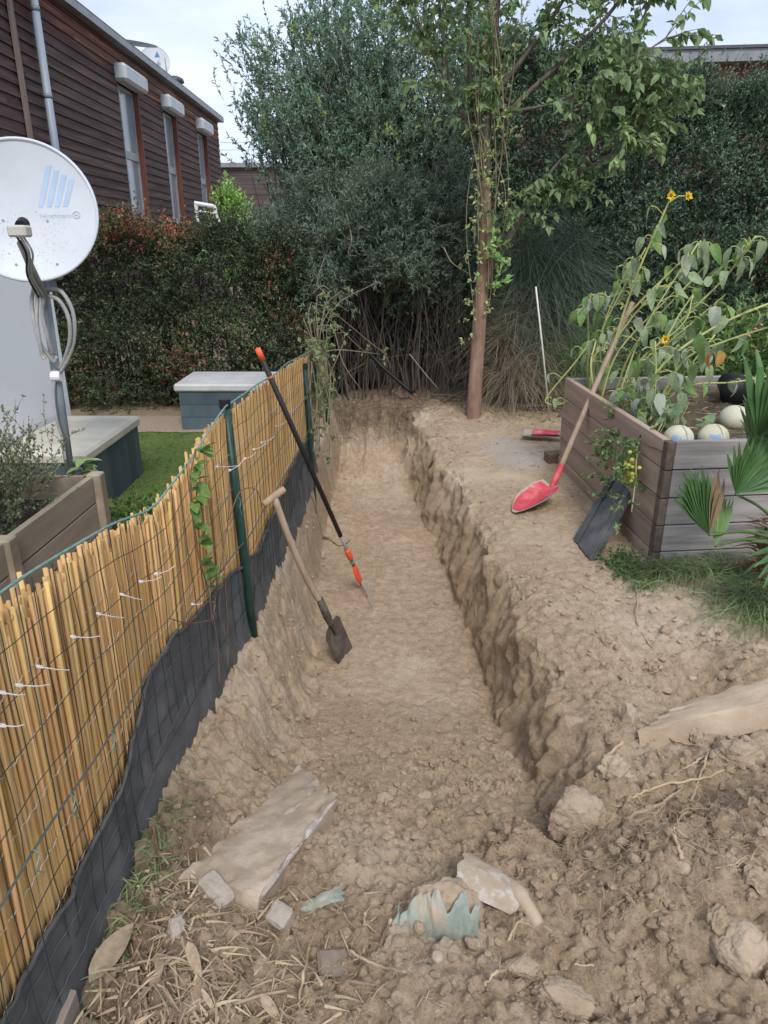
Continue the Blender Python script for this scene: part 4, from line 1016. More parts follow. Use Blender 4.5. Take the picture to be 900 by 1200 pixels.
def foliage(name, parent, mat, P, D, length, k, lL, lW, twig=None, **kw):
    C, B, LD, L_, W_ = sprigs(len(P), P, D, length, k, lL, lW, **kw)
    V, F = leaves_np(B, LD, L_, W_); o = bake(name, V, F, mat, parent, kind='stuff')
    if twig is not None:
        V, F = tubes_np(C, twig[1], twig[1] * .5, 3); bake('twigs', V, F, twig[0], parent, kind='stuff')
    return o
# left hedge with red-tinged shoots
lh = thing('clipped_hedge', 'dense dark green hedge with red tinged shoots in front of the timber house', 'hedge', (-2.4, 7.4, 0))
zt = lambda x: 1.74 + .07 * np.sin(3 * x) + .05 * np.sin(7.3 * x) - .06 - .08 * sstep(-2.4, -1.2, x)
P, D = hedge_pts(9000, -4.4, -.80, 7.05, 7.9, zt)
foliage('crown', lh, leafmat('dark hedge leaf', (.056, .082, .042), (.110, .150, .068), .45), P, D, .20, 12, .034, .019, (bark_dark, .0013))
k = (fbm(P, 1.3, 2, seed=21) + .5 * (P[:, 2] > 1.45) * (P[:, 0] < -1.9)) > .34
foliage('red_shoots', lh, leafmat('reddish young leaf', (0.245, 0.085, 0.057), (0.354, 0.174, 0.089), .4), P[k] + [0, -.03, .02], D[k], .16, 9, .028, .015, None)
k = NR.random(900) < 1; xs = NR.uniform(-3.2, -1.9, 150); Q = np.stack([xs, NR.uniform(7.0, 7.4, 150), zt(xs) - .05], -1)
foliage('red_top_shoots', lh, leafmat('rusty shoot leaf', (0.491, 0.172, 0.091), (0.583, 0.301, 0.169), .35), Q, np.stack([NR.normal(0, .35, 150), NR.normal(0, .3, 150), np.ones(150)], -1), .18, 14, .026, .013, (bark_dark, .002))
k = NR.random(9000) < .08
foliage('bright_leaves', lh, leafmat('mid green leaf', (0.141, 0.227, 0.084), (0.197, 0.282, 0.131), .4), P[k] + [0, -.05, 0], D[k], .14, 8, .032, .018, None)
P2 = []
for i in range(60):
    x = R.uniform(-4, -.9); y = R.uniform(7.2, 7.7); P2.append([(x + R.gauss(0, .1) * t, y + R.gauss(0, .08) * t, 1.3 * t) for t in (0, .33, .66, 1)])
V, F = tubes_np(np.array(P2), .012, .005, 5); bake('stems', V, F, bark_dark, lh, kind='stuff')
# low light shrub between the houses
lb = thing('bright_bush', 'light green bush standing between the two timber houses', 'bush', (-4.2, 17, 0))
n = 420; q = nrm(NR.normal(size=(n, 3))) * (NR.random(n) ** .4)[:, None] * [.36, .5, .8] + [-3.42, 17, 1.75]
foliage('crown', lb, leafmat('fresh yellow green leaf', (0.264, 0.471, 0.112), (0.395, 0.602, 0.169), .3, .3), q, q - [-3.42, 17, 1.2], .35, 14, .10, .05, (bark_dark, .008))
MB().tube([(-3.42, 17, -.1), (-3.4, 17, 1.0), (-3.42, 17, 1.8)], [.06, .05, .03], 7).build('trunk', bark_dark, lb)
# right hedge, tall and dark
rhd = thing('tall_hedge', 'tall dark glossy hedge filling the back right behind the raised bed', 'hedge', (3.2, 9, 0))
zt2 = lambda x: 2.78 + .10 * np.sin(2.3 * x) + .07 * np.sin(6.1 * x + 1) + .15 * sstep(2.2, 3.0, x) + .62 * sstep(2.95, 2.3, x)
P, D = hedge_pts(14500, .9, 5.2, 8.35, 9.4, zt2, lump=.2)
foliage('crown', rhd, leafmat('dark glossy leaf', (0.073, 0.134, 0.084), (0.147, 0.240, 0.147), .45, .15, .4), P, D, .24, 14, .044, .023, (bark_dark, .0016))
n = 260; x = NR.uniform(2.2, 6, n); Q = np.stack([x, NR.uniform(8.4, 9.2, n), zt2(x) - .12], -1)
foliage('top_shoots', rhd, leafmat('fresh hedge shoot', (0.119, 0.184, 0.109), (0.185, 0.261, 0.157), .35), Q, np.stack([NR.normal(0, .22, n), NR.normal(0, .2, n), np.ones(n)], -1), .36, 18, .036, .017, (bark_grey, .003))
P2 = [[(x + R.gauss(0, .15) * t, y + R.gauss(0, .1) * t, 2.3 * t) for t in (0, .33, .66, 1)] for x, y in ((R.uniform(1.5, 6), R.uniform(8.6, 9.2)) for _ in range(60))]
V, F = tubes_np(np.array(P2), .02, .006, 5); bake('stems', V, F, bark_dark, rhd, kind='stuff')
# dark undergrowth far behind the stems
ug = thing('background_hedge', 'dark shady hedge mass behind the many stems at the trench end', 'hedge', (.4, 10.4, 0))
P, D = hedge_pts(4800, -.65, 3.2, 10.2, 11.0, lambda x: 2.1 + .25 * np.sin(2.1 * x) + .15 * np.sin(5 * x), lump=.22)
foliage('crown', ug, leafmat('shade leaf', (0.047, 0.074, 0.040), (0.088, 0.125, 0.065), .4, .15), P, D, .34, 12, .07, .034, (bark_dark, .004))
# tall grey green shrub made of many upright stems
ts = thing('tall_shrub', 'tall airy grey green shrub with many thin upright stems at the trench end', 'shrub', (-.1, 8.3, 0))
leaf_ts = leafmat('grey green narrow leaf', (0.131, 0.219, 0.146), (0.246, 0.385, 0.263), .35, .25)
TP = []; TD = []
for i in range(130):
    bx, by = R.uniform(-.75, .95), R.uniform(7.95, 8.7)
    # fan outwards: tips reach from the left edge of the crown to behind the tree
    tx = R.uniform(-1.55, 1.15); bx = .45 * bx + .5 * tx; tz = (4.15 - 1.0 * max(0, -tx - .85) - .25 * max(0, tx - .4)) * R.uniform(.62, 1.0)
    ty = by + R.gauss(0, .2)
    P = smoothline([(bx, by, -.05), (bx + (tx - bx) * .18 + R.gauss(0, .05), by + R.gauss(0, .04), tz * .33), (bx + (tx - bx) * .55 + R.gauss(0, .05), by + (ty - by) * .5, tz * .68), (tx, ty, tz)], 5)
    if i < 70: MB().tube(P, np.linspace(R.uniform(.010, .024), .004, len(P)), 6).build('stem', bark_dark if R.random() < .5 else bark_grey, ts, smooth=True)
    for _ in range(56):
        t = R.uniform(.26, 1.0) ** .8; c = P[min(len(P) - 1, int(t * (len(P) - 1)))]
        if c[0] < -.98 and c[2] < 2.3: continue
        TP.append(c + np.array([R.gauss(0, .13), R.gauss(0, .13), R.gauss(0, .08)])); TD.append((R.gauss(0, .5) + .6 * (tx - bx), R.gauss(0, .5), .75))
TP, TD = np.array(TP), np.array(TD)
foliage('crown', ts, leaf_ts, TP, TD, .27, 20, .050, .018, (bark_grey, .0028), spread=.6)
k = NR.random(len(TP)) < .035
foliage('yellow_leaves', ts, leafmat('yellow green leaf', (0.446, 0.521, 0.144), (0.617, 0.656, 0.222), .3, .3), TP[k], TD[k], .16, 14, .05, .022, None)
# dead fallen stems and arching twigs at its foot
n = 260; x = NR.uniform(-.7, 1.2, n); y = NR.uniform(7.6, 8.5, n); h = NR.uniform(.6, 2.0, n)
t = np.linspace(0, 1, 6)[None, :]; bx_ = NR.normal(0, .35, n)[:, None]
Pt = np.stack([x[:, None] + bx_ * t ** 1.6 + .03 * np.sin(7 * t + x[:, None] * 9), y[:, None] + NR.normal(0, .2, n)[:, None] * t, h[:, None] * (t - .25 * np.abs(bx_) * 2 * t ** 2)], -1)
V, F = tubes_np(Pt, NR.uniform(.003, .008, n), .0018, 4); bake('thin_stems', V, F, bark_grey, ts, kind='stuff')
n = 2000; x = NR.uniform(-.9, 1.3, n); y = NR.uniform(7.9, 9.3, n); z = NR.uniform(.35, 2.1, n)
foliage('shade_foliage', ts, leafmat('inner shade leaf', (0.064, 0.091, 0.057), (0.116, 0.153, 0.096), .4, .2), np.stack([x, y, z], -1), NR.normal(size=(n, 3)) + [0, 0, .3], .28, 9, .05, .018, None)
# blue green bush in front of it
gb = thing('blue_green_bush', 'glaucous blue green bush with narrow leaves in front of the tall shrub', 'bush', (-.35, 7.8, 0))
GP = []; GD = []; b = []
CL = [(-.95, 7.55, 1.55, .42), (-.45, 7.5, 1.55, .40), (-.05, 7.45, 1.62, .38), (.35, 7.6, 1.78, .34), (-1.10, 7.7, 1.15, .30), (.72, 7.75, 1.95, .28), (-.68, 7.6, 2.0, .2), (-.15, 7.6, 2.0, .22), (-.95, 7.5, .85, .25), (.15, 7.4, 1.35, .22), (-.6, 7.3, 1.2, .25), (.05, 7.3, 2.0, .18), (-.3, 7.3, 1.75, .25), (.48, 7.9, 1.25, .26), (.72, 7.9, 1.5, .26), (-.75, 7.6, 1.0, .2)]
for (cx, cy, cz, r) in CL:
    b.append(smoothline([(-.3 + R.gauss(0, .15), 7.95, 0), (-.3 + (cx + .3) * .4, 7.9, cz * .5), (cx, cy + .1, cz)], 3))
    m = int(150 * r / .35); q = nrm(NR.normal(size=(m, 3))) * (NR.random(m) ** .4 * r)[:, None] * [1.0, .8, .75]
    GP.append(q + [cx, cy, cz]); GD.append(q / r + NR.normal(0, .4, (m, 3)) + [0, -.3, .35])
for p in b: MB().tube(p, np.linspace(.022, .008, len(p)), 6).build('stem', bark_dark, gb, smooth=True)
foliage('crown', gb, leafmat('glaucous leaf', (.120, .180, .122), (.205, .275, .200), .32, .2), np.concatenate(GP), np.concatenate(GD), .22, 20, .055, .0125, (bark_grey, .0025), spread=.75)
# bare arching twigs hanging out
for pts in ([(-0.359, 7.200, 1.870), (-0.303, 7.100, 1.609), (-0.337, 7.100, 1.482), ((-0.257, 7.100, 1.459))], [(-0.534, 7.300, 1.534), (-0.625, 7.000, 1.234), (-0.533, 6.900, 1.087), (-0.622, 6.800, 0.772)],
            [(0.568, 7.200, 1.534), (0.644, 7.100, 1.399), (0.814, 7.000, 1.295)], [(-0.638, 7.000, 0.829), (-0.484, 6.900, 0.816), (-0.394, 6.900, 0.496), (-0.216, 6.900, 0.224)], [(-0.685, 7.000, 1.119), (-0.570, 6.900, 1.201), (-0.507, 6.900, 1.164)],
            [(-0.630, 7.000, 0.563), (-0.441, 6.900, 0.618), (-0.034, 7.100, 0.549)], [(0.259, 7.300, 0.521), (0.431, 7.200, 0.323), (0.548, 7.100, 0.203)]):
    MB().tube(smoothline(pts, 5), np.linspace(.007, .003, 5 * (len(pts) - 1) + 1), 5).build('arching_twig', M('pale twig', (.20, .165, .115), (.28, .24, .17), 20, .85), gb, smooth=True)
# broom with drooping needles right of the tree
br = thing('broom_shrub', 'fine needled drooping broom shrub right of the tree with dry brown lower side', 'shrub', (1.6, 7.3, 0))
def wisps(name, n, c, r, mat, L0, L1, dirz=.5):
    q = nrm(NR.normal(size=(n, 3))) * (NR.random(n) ** .6)[:, None] * r + c
    D = (q - np.array(c)) / np.array(r) + NR.normal(0, .35, (n, 3)) + [0, -.15, dirz]
    V, F = blades_np(q, D, NR.uniform(L0, L1, n), NR.uniform(.0035, .006, n), NR.uniform(.5, 1.0, n), 5); bake(name, V, F, mat, br, kind='stuff')
bgm = leafmat('broom green', (0.074, 0.110, 0.074), (0.138, 0.184, 0.124), .35)
for k_, (c_, r_, n_) in enumerate((((1.35, 7.3, 1.55), (.22, .2, .22), 620), ((1.62, 7.3, 1.35), (.28, .22, .3), 800), ((1.92, 7.35, 1.15), (.26, .2, .34), 640), ((1.55, 7.2, .95), (.34, .22, .25), 620), ((1.8, 7.25, 1.6), (.16, .15, .16), 260))):
    wisps('green_needles', n_, c_, r_, bgm, .20, .62, .25)
bdm = leafmat('dry straw brown', (0.228, 0.186, 0.128), (0.363, 0.304, 0.222), .3)
for c_, r_, n_ in (((1.18, 7.15, .70), (.13, .18, .26), 340), ((1.33, 7.2, .90), (.14, .18, .25), 280), ((1.28, 7.1, .36), (.24, .2, .18), 480), ((1.55, 7.1, .5), (.2, .2, .25), 360)):
    wisps('dry_needles', n_, c_, r_, bdm, .16, .5, .2)
wisps('low_green', 1800, (1.95, 7.1, .50), (.38, .25, .32), leafmat('low weed green', (0.124, 0.194, 0.081), (0.191, 0.275, 0.120), .35), .15, .35, .8)
for i in range(7):
    x = 1.45 + R.gauss(0, .12); MB().tube(smoothline([(x, 7.4, -.05), (x + R.gauss(0, .1), 7.35, .6), (x + R.gauss(.1, .3), 7.35, 1.4)], 4), np.linspace(.018, .005, 9), 6).build('stem', bark_grey, br, smooth=True)
# dead grass and brush along the back edge of the soil
n = 1700; x = NR.uniform(-.45, 2.2, n); y = 7.35 + NR.normal(0, .28, n) - .35 * (x > 1.0); P = np.stack([x, y, ground_h(x, y)], -1)
V, F = blades_np(P, NR.normal(size=(n, 3)) * [1, 1, .35] + [0, 0, .25], NR.uniform(.08, .35, n), NR.uniform(.002, .005, n), NR.uniform(.1, .5, n), 4)
bake('dead_grass', V, F, M('dead grass', (.15, .115, .075), (.26, .21, .14), 4, .85, isl=.35), kind='stuff')
for i, (p, q, r, lab) in enumerate(((((1.331, 7.060, 0.030)), ((1.830, 6.895, 0.040)), .022, 'grey dead branch lying behind the white stake'), ((0.503, 7.569, 0.050), (0.933, 7.256, 0.050), .016, 'thin grey branch lying left of the tree foot'),
        ((0.624, 7.353, 0.030), (1.006, 7.587, 0.120), .014, 'short tilted stick just left of the tree trunk'), ((1.674, 6.684, 0.020), (1.800, 6.881, 0.060), .012, 'short forked stick at the far corner of the raised bed'))):
    p, q = np.array(p), np.array(q)
    o = MB().tube(smoothline([p, (p + q) / 2 + [0, .02, .02], q], 5), np.linspace(r, r * .6, 11), 7).build('fallen_branch', bark_grey, None, p, smooth=True); tag(o, lab, 'branch')

# ------------------------------------------------------------------ the tree
tr = thing('fruit_tree', 'slender tree with reddish trunk and drooping green leaves beside the trench', 'tree', (.873, 6.8, 0))
def limb(name, pts, r0, r1, n=8, k=5, mat=None):
    P = smoothline(pts, k); MB().tube(P, np.linspace(r0, r1, len(P)), n).build(name, mat or bark_tree, tr, smooth=True); return P
limb_ = lambda *a: limb(*a, mat=limb_bark)
T0 = limb('trunk', [(.872, 6.8, -.1), (.874, 6.8, .25), (.888, 6.8, .9), (.905, 6.8, 1.45), (.900, 6.8, 1.75), (.880, 6.8, 2.1)], .074, .046, 12)
limb_bark = M('grey brown limb bark', (.095, .08, .068), (.17, .145, .12), 16, .9, .004, 40, stretch=(1, 1, .35))
TW = []
TW.append(limb_('limb', [(.880, 6.8, 2.08), (.872, 6.78, 2.5), (.90, 6.8, 3.0), (.93, 6.8, 3.8)], .048, .02))
TW.append(limb_('limb', [(.885, 6.8, 2.05), (.82, 6.85, 2.4), (.72, 6.8, 2.85), (.66, 6.75, 3.6)], .034, .012))
TW.append(limb_('limb', [(.90, 6.8, 1.30), (1.06, 6.72, 1.55), (1.22, 6.65, 1.82), (1.42, 6.6, 2.02), (1.62, 6.55, 2.10)], .036, .018))
TW.append(limb_('limb', [(1.62, 6.55, 2.10), (1.72, 6.5, 2.35), (1.85, 6.5, 2.65), (1.98, 6.5, 3.1), (2.12, 6.5, 3.55)], .018, .008))
TW.append(limb_('limb', [(1.62, 6.55, 2.10), (1.85, 6.45, 2.25), (2.05, 6.4, 2.40), (2.2, 6.4, 2.52)], .014, .006))
TW.append(limb_('limb', [(1.22, 6.65, 1.82), (1.38, 6.6, 2.1), (1.6, 6.5, 2.35), (1.95, 6.45, 2.6), (2.25, 6.4, 2.8)], .016, .006))
TW.append(limb_('limb', [(.875, 6.8, 2.35), (1.1, 6.7, 2.65), (1.45, 6.6, 2.95), (1.8, 6.5, 3.3), (2.0, 6.5, 3.7)], .026, .010))
TW.append(limb_('limb', [(.9, 6.8, 2.7), (1.15, 6.7, 3.0), (1.4, 6.6, 3.35), (1.55, 6.6, 3.8)], .022, .010))
TW.append(limb_('limb', [(.82, 6.85, 2.4), (.6, 6.7, 2.65), (.38, 6.6, 3.0), (.15, 6.5, 3.35)], .016, .008))
TW.append(limb_('limb', [(1.05, 6.75, 2.6), (1.35, 6.5, 2.62), (1.7, 6.3, 2.75), (2.1, 6.2, 3.0)], .014, .006))
TW.append(limb_('limb', [(.56, 6.7, 2.72), (.45, 6.6, 3.2), (.4, 6.5, 3.7)], .012, .006))
lfm = leafmat('tree leaf', (0.134, 0.217, 0.089), (0.224, 0.321, 0.147), .28, .3, .5)
lfm2 = leafmat('bright tree leaf', (0.258, 0.384, 0.154), (0.357, 0.496, 0.217), .2, .35, .5)
def big_leaf(L, w, droop, fold, wave=.0, seed=0, n=7, name='leaf', mat=None, heart=False):
    rr = random.Random(seed); G = []
    for s in np.linspace(0, 1, n):
        hw = w * (math.sin(PI * s ** (.55 if heart else .8)) ** .8 if 0 < s < 1 else 0.02) * .5
        if heart: hw = w * .5 * max(.02, (s ** .38) * (1 - s) ** .85 / .515)
        row = []
        for q in (-1, -.5, 0, .5, 1):
            row.append((L * s * (1 - .12 * droop * s), hw * q, -droop * L * s * s * .5 + abs(q) * fold * hw + wave * hw * math.sin(7 * s + 3 * q + seed)))
        G.append(row)
    return MB().grid(np.array(G)).mesh(name, mat, True)
LM = [big_leaf(1, R.uniform(.42, .56), R.uniform(.3, 1.0), R.uniform(.1, .5), .1, k, 6, 'leaf', lfm) for k in range(7)]
LMb = [big_leaf(1, R.uniform(.42, .56), R.uniform(.3, 1.0), R.uniform(.1, .5), .1, k, 6, 'leaf', lfm2) for k in range(4)]
def look(d, roll=0.0):
    """euler turning +X to direction d with +Z roughly up"""
    d = Vector(d).normalized(); z = Vector((0, 0, 1)); y = z.cross(d)
    if y.length < .05: y = Vector((0, 1, 0))
    y.normalize(); z = d.cross(y); m = Matrix((d, y, z)).transposed() @ Matrix.Rotation(roll, 3, 'X'); return m.to_euler()
tw = []; LP = []
for li, P in enumerate(TW):
    nt = int(len(P) * (1.5 if li else 1.0)) + 6
    for _ in range(nt):
        i = R.randrange(len(P) // 3, len(P)); c = P[i]; dirn = nrm(P[min(i + 1, len(P) - 1)] - P[max(i - 1, 0)])
        d = nrm(dirn * .5 + np.array([R.gauss(0, .7), R.gauss(-.2, .5), R.gauss(.15, .45)])); Lt = R.uniform(.2, .5)
        q = np.array([c + d * Lt * t + np.array([0, 0, -.10]) * Lt * t * t * 2 for t in (0, .33, .66, 1)]); tw.append(q)
        for _ in range(12):
            t = R.uniform(.1, 1); k = min(2, int(t * 3)); f = t * 3 - k; b0 = q[k] * (1 - f) + q[k + 1] * f
            LP.append((b0, nrm(d * .5 + np.array([R.gauss(0, .55), R.gauss(-.2, .55), R.gauss(-.55, .4)])), R.uniform(.055, .10)))
V, F = tubes_np(np.array(tw), .004, .0018, 4); bake('twigs', V, F, bark_grey, tr, kind='stuff')
LP.sort(key=lambda e: e[0][1])
# the leaves nearest the viewer are single pieces, the rest one mass
BR = [p for p in LP if 1.15 < p[0][0] < 2.3 and p[0][2] < 2.5]
for (b0, d, L) in LP[:300]:
    br_ = (b0[2] < 2.50 and b0[0] > 1.1)
    put('leaf', (LMb if br_ and R.random() < .75 else LM)[R.randrange(4)], tr, b0, look(d, R.gauss(0, .5)), (L * 1.1, L * 1.1, L * 1.1))
E3 = LP[300:]
V, F = leaves_np(np.array([e[0] for e in E3]), np.array([e[1] for e in E3]), np.array([e[2] for e in E3]), np.array([e[2] for e in E3]) * .55, .2, .3)
bake('leaf_mass', V, F, lfm, tr, kind='stuff')
# climbing vine wound round the trunk
cv = thing('climbing_vine', 'pale stringy climbing vine with small yellow green leaves wound round the tree', 'vine', (.9, 6.72, .5))
vinem = M('pale vine stem', (.17, .14, .085), (.27, .23, .15), 12, .85)
VP = []
for i in range(15):
    x0 = .89 + R.gauss(0, .06); z0 = R.uniform(1.2, 1.9) if i > 3 else R.uniform(.7, 1.2); z1 = R.uniform(2.4, 3.7); ph = R.uniform(0, 6); sp_ = R.uniform(.05, .2); pts = []
    for t in np.linspace(0, 1, 9):
        z = z0 + (z1 - z0) * t; pts.append((x0 + sp_ * math.sin(ph + 4 * t) * (.4 + t) + .02 * t, 6.72 + .06 * math.cos(ph + 4 * t), z))
    P = smoothline(pts, 3); VP.append(P); MB().tube(P, R.uniform(.003, .006), 5).build('vine_stem', vinem, cv, smooth=True)
Q = np.array([P[R.randrange(len(P))] + np.array([R.gauss(0, .05), -.03 + R.gauss(0, .04), R.gauss(0, .04)]) for P in VP for _ in range(8)])
foliage('vine_leaves', cv, leafmat('vine leaf', (0.294, 0.370, 0.143), (0.469, 0.524, 0.241), .3, .3), Q, NR.normal(size=(len(Q), 3)) + [0, -.3, -.3], .10, 7, .042, .026, None)
Q = np.array([(.93 + R.gauss(0, .05), 6.68 + R.gauss(0, .03), R.uniform(1.15, 1.6)) for _ in range(16)])
foliage('green_sprouts', cv, leafmat('fresh sprout leaf', (0.240, 0.428, 0.127), (0.351, 0.559, 0.201), .25, .3), Q, NR.normal(size=(len(Q), 3)) + [.6, -.3, 0], .12, 6, .075, .04, None)

rb_ = MB().tube([(0.830, 9.000, 0.644), (0.830, 9.000, 0.664), (0.827, 9.000, 0.746), (0.825, 9.000, 0.816), (0.813, 9.000, 0.867), (0.810, 9.000, 0.947)], [.03, .055, .058, .035, .016, .014], 12).build('red_bottle', M('red plastic', (.55, .04, .05), (.62, .07, .08), 8, .4), None, (0.830, 9.000, 0.644), smooth=True)
tag(rb_, 'small red bottle shaped thing half hidden behind the stems left of the tree', 'bottle')

# ------------------------------------------------------------------ plants in and round the raised bed
stalk_m = M('sunflower stalk', (.33, .37, .12), (.46, .48, .20), 7, .65, stretch=(1, 1, .3))
sfl = [M('wilting grey green leaf', (.20, .285, .14), (.31, .39, .235), 9, .7, leaf=.25, orn=.22), M('wilting green leaf', (.14, .26, .07), (.22, .35, .12), 9, .65, leaf=.3, orn=.2),
       M('pale leaf underside', (.31, .36, .28), (.40, .44, .36), 9, .8, leaf=.2, orn=.12)]
yel = M('yellow petal', (.78, .52, .015), (.85, .62, .03), 9, .6, leaf=.2)
dkc = M('flower disc', (.10, .065, .02), (.2, .13, .03), 60, .9)
SLM = [[big_leaf(1, R.uniform(.45, .66), R.uniform(.6, 1.5), R.uniform(-.1, .5), .14, 20 + k, 9, 'leaf', m, True) for k in range(5)] for m in sfl]
HND = np.array([1.085, 4.335, .105]) + np.linspace(.35, 1.0, 40)[:, None] * (np.array((1.660, 4.935, 1.192)) - [1.085, 4.335, .105]); EYE = np.array([0, 0, 1.55])
def covers_handle(p, ang=.026):
    """the shovel was put down in front of the plants: no leaf hangs between it and the path"""
    v = p - EYE; d = np.linalg.norm(v); h = HND - EYE; n_ = np.linalg.norm(h, axis=1); c = (h @ v) / (n_ * d); k = int(np.argmax(c))
    return math.acos(min(1, c[k])) < ang and d < n_[k] + .06
def sunflower(label, pts, r, nl, t0=.35, L=(.10, .16), flower=None, droop=.75, pale=.15, heads=True):
    pts = [np.array(p, float) for p in pts]; P = smoothline(pts, 6)
    t = thing('sunflower', label, 'sunflower', P[0], 'wilting sunflowers in the raised bed')
    MB().tube(P, np.linspace(r, r * .55, len(P)), 8).build('stalk', stalk_m, t, smooth=True)
    nl = int(nl * 1.4)
    for k in range(nl):
        f = t0 + (1 - t0) * (k + R.random()) / nl; c = P[min(len(P) - 1, int(f * (len(P) - 1)))]
        a = R.uniform(0, 2 * PI); out = np.array([math.cos(a), math.sin(a) - .35, R.uniform(-.1, .5)]); pl_ = R.uniform(.04, .10)
        e = c + out * pl_; q = smoothline([c, c + out * pl_ * .6 + [0, 0, .015], e], 3); MB().tube(q, .0028, 5).build('leaf_stem', stalk_m, t)
        d = np.array([out[0] * .35, out[1] * .35, -droop + R.uniform(-.15, .45)])
        m = 2 if R.random() < pale else (1 if R.random() < .35 else 0); s = R.uniform(*L) * R.uniform(.75, 1.05)
        if covers_handle(q[-1] + [0, 0, -.05]): continue
        put('leaf', SLM[m][R.randrange(5)], t, q[-1], look(d, R.gauss(0, .9)), (s, s, s))
    if flower:
        for fp in flower:
            c = np.array(fp, float); f = nrm(np.array([R.uniform(-.5, .5), -.8, R.uniform(-.2, .3)])); u1 = nrm(np.cross(f, [0, 0, 1])); v1 = np.cross(u1, f)
            MB().tube([P[-1], (P[-1] + c) / 2 + [0, 0, .02], c], .004, 5).build('flower_stem', stalk_m, t)
            h = MB().tube([c - f * .006, c + f * .004, c + f * .007], [.014, .014, .006], 10).build('flower_head', dkc, t)
            for k in range(12):
                a = 2 * PI * k / 12 + R.uniform(-.1, .1); d = nrm(u1 * math.cos(a) + v1 * math.sin(a) + f * R.uniform(0, .7)); w = np.cross(d, f) * .006; L_ = R.uniform(.018, .027)
                MB().add([c + d * .009 - w * .6, c + d * (.009 + L_ * .5) - w + f * .004, c + d * (.009 + L_), c + d * (.009 + L_ * .5) + w + f * .004, c + d * .009 + w * .6], Q=[(0, 1, 2, 3)], T=[(0, 3, 4)]).build('petal', yel, h)
    return t
g = lambda x, y: (x, y, .56)
sunflower('tallest wilting sunflower with two small yellow blooms at its top', [g(1.50, 4.91), (1.53, 4.81, .95), (1.60, 4.71, 1.40), (1.713, 4.660, 1.790)], .0095, 14, .42, flower=[(1.707, 4.620, 1.830), (1.817, 4.640, 1.827)])
sunflower('slim sunflower stalk leaning right just behind the tallest one', [g(1.46, 4.98), (1.55, 4.91, 1.0), (1.931, 4.810, 1.489), (2.012, 4.760, 1.565)], .0085, 10, .62)
sunflower('sunflower with a cut bare stalk end pointing up right', [g(1.58, 4.86), (1.68, 4.81, .95), (2.033, 4.760, 1.428)], .0088, 4, .2)
sunflower('sunflower arching far right with leaves against the dark hedge', [g(1.6, 4.71), (1.72, 4.66, .9), (2.084, 4.610, 1.342), (2.155, 4.560, 1.492), (2.202, 4.510, 1.606)], .0085, 13, .5)
sunflower('low sunflower lying out to the right edge with a thick pale stalk', [g(1.52, 4.1), (1.530, 4.000, 0.887), (1.780, 3.950, 1.130), (2.175, 3.900, 1.323)], .010, 9, .25, droop=.85)
sunflower('second low sunflower stalk lying to the right just below the thick one', [g(1.60, 4.2), (1.707, 4.100, 0.924), (1.908, 4.050, 1.050), (2.282, 4.000, 1.184)], .0085, 6, .3)
sunflower('sunflower lying nearly flat over the bed soil behind the balls', [g(1.48, 4.0), (1.813, 4.300, 0.740), (2.167, 4.400, 0.758), (2.452, 4.500, 0.783)], .0075, 3, .3)
sunflower('left leaning sunflower with grey drooping leaves above the shovel handle', [g(1.46, 5.08), (1.42, 5.04, .95), (1.38, 4.96, 1.2), (1.485, 4.860, 1.235)], .0075, 12, .55, pale=.25)
sunflower('short sunflower with big pale leaves near the near corner of the bed', [g(1.50, 4.0), (1.52, 3.97, .8), (1.479, 3.950, 1.062)], .0075, 11, .2, L=(.10, .15), pale=.3)
sunflower('sunflower stalk in the middle of the clump with a single low yellow bloom', [g(1.60, 4.81), (1.66, 4.66, .85), (1.864, 4.560, 1.091), (1.901, 4.560, 1.269)], .008, 9, .3, flower=[(1.751, 4.510, 1.003)])
sunflower('thin sunflower with dried brown leaves at the heart of the clump', [g(1.54, 5.01), (1.60, 4.96, 1.0), (1.880, 4.860, 1.331)], .007, 10, .4, pale=.3)
sunflower('bent sunflower stalk hanging in a loop over the far left corner of the bed', [g(1.44, 4.80), (1.40, 4.85, .80), (1.439, 4.950, 0.950), (1.301, 5.000, 0.745), (1.178, 5.050, 0.555), (1.165, 5.050, 0.494), (1.258, 5.050, 0.481), (1.357, 5.050, 0.531)], .0065, 4, .35, L=(.06, .10))
sunflower('upright thin sunflower at the back left with small grey leaves', [g(1.50, 4.95), (1.48, 4.95, 1.0), (1.601, 4.850, 1.488)], .0065, 9, .45, L=(.08, .13))
sunflower('low bushy sunflower shoot with rounded leaves along the brown planks', [g(1.45, 4.3), (1.43, 4.2, .70), (1.399, 4.100, 0.851)], .006, 10, .15, L=(.07, .12), pale=.2)
for lab, pts, r_, nl_ in (('thin bare yellow stalk rising steeply just right of the shovel handle', [g(1.44, 4.86), (1.50, 4.81, .9), (1.770, 4.760, 1.335)], .007, 3), ('thin pale stalk parallel to the steep bare one', [g(1.47, 4.78), (1.55, 4.76, .9), (1.842, 4.710, 1.276)], .0075, 3),
        ('medium stalk with pale hanging leaves left of the tallest one', [g(1.48, 5.06), (1.50, 5.01, 1.0), (1.715, 4.960, 1.539)], .0075, 13), ('broad leafed stalk at the middle right of the clump', [g(1.62, 4.76), (1.75, 4.71, .85), (2.146, 4.660, 1.263)], .0075, 14),
        ('leaning stalk with grey leaves just above the low lying stalks', [g(1.58, 4.25), (1.70, 4.2, .75), (1.890, 4.150, 1.075)], .008, 12), ('slim stalk with drooping leaves between the two bloom tops and the right arch', [g(1.55, 4.7), (1.66, 4.65, 1.05), (1.903, 4.600, 1.564)], .007, 12),
        ('short leafy stalk close to the brown planks', [g(1.43, 4.91), (1.42, 4.86, .85), (1.544, 4.810, 0.928)], .0065, 9)):
    sunflower(lab, pts, r_, nl_, .4)
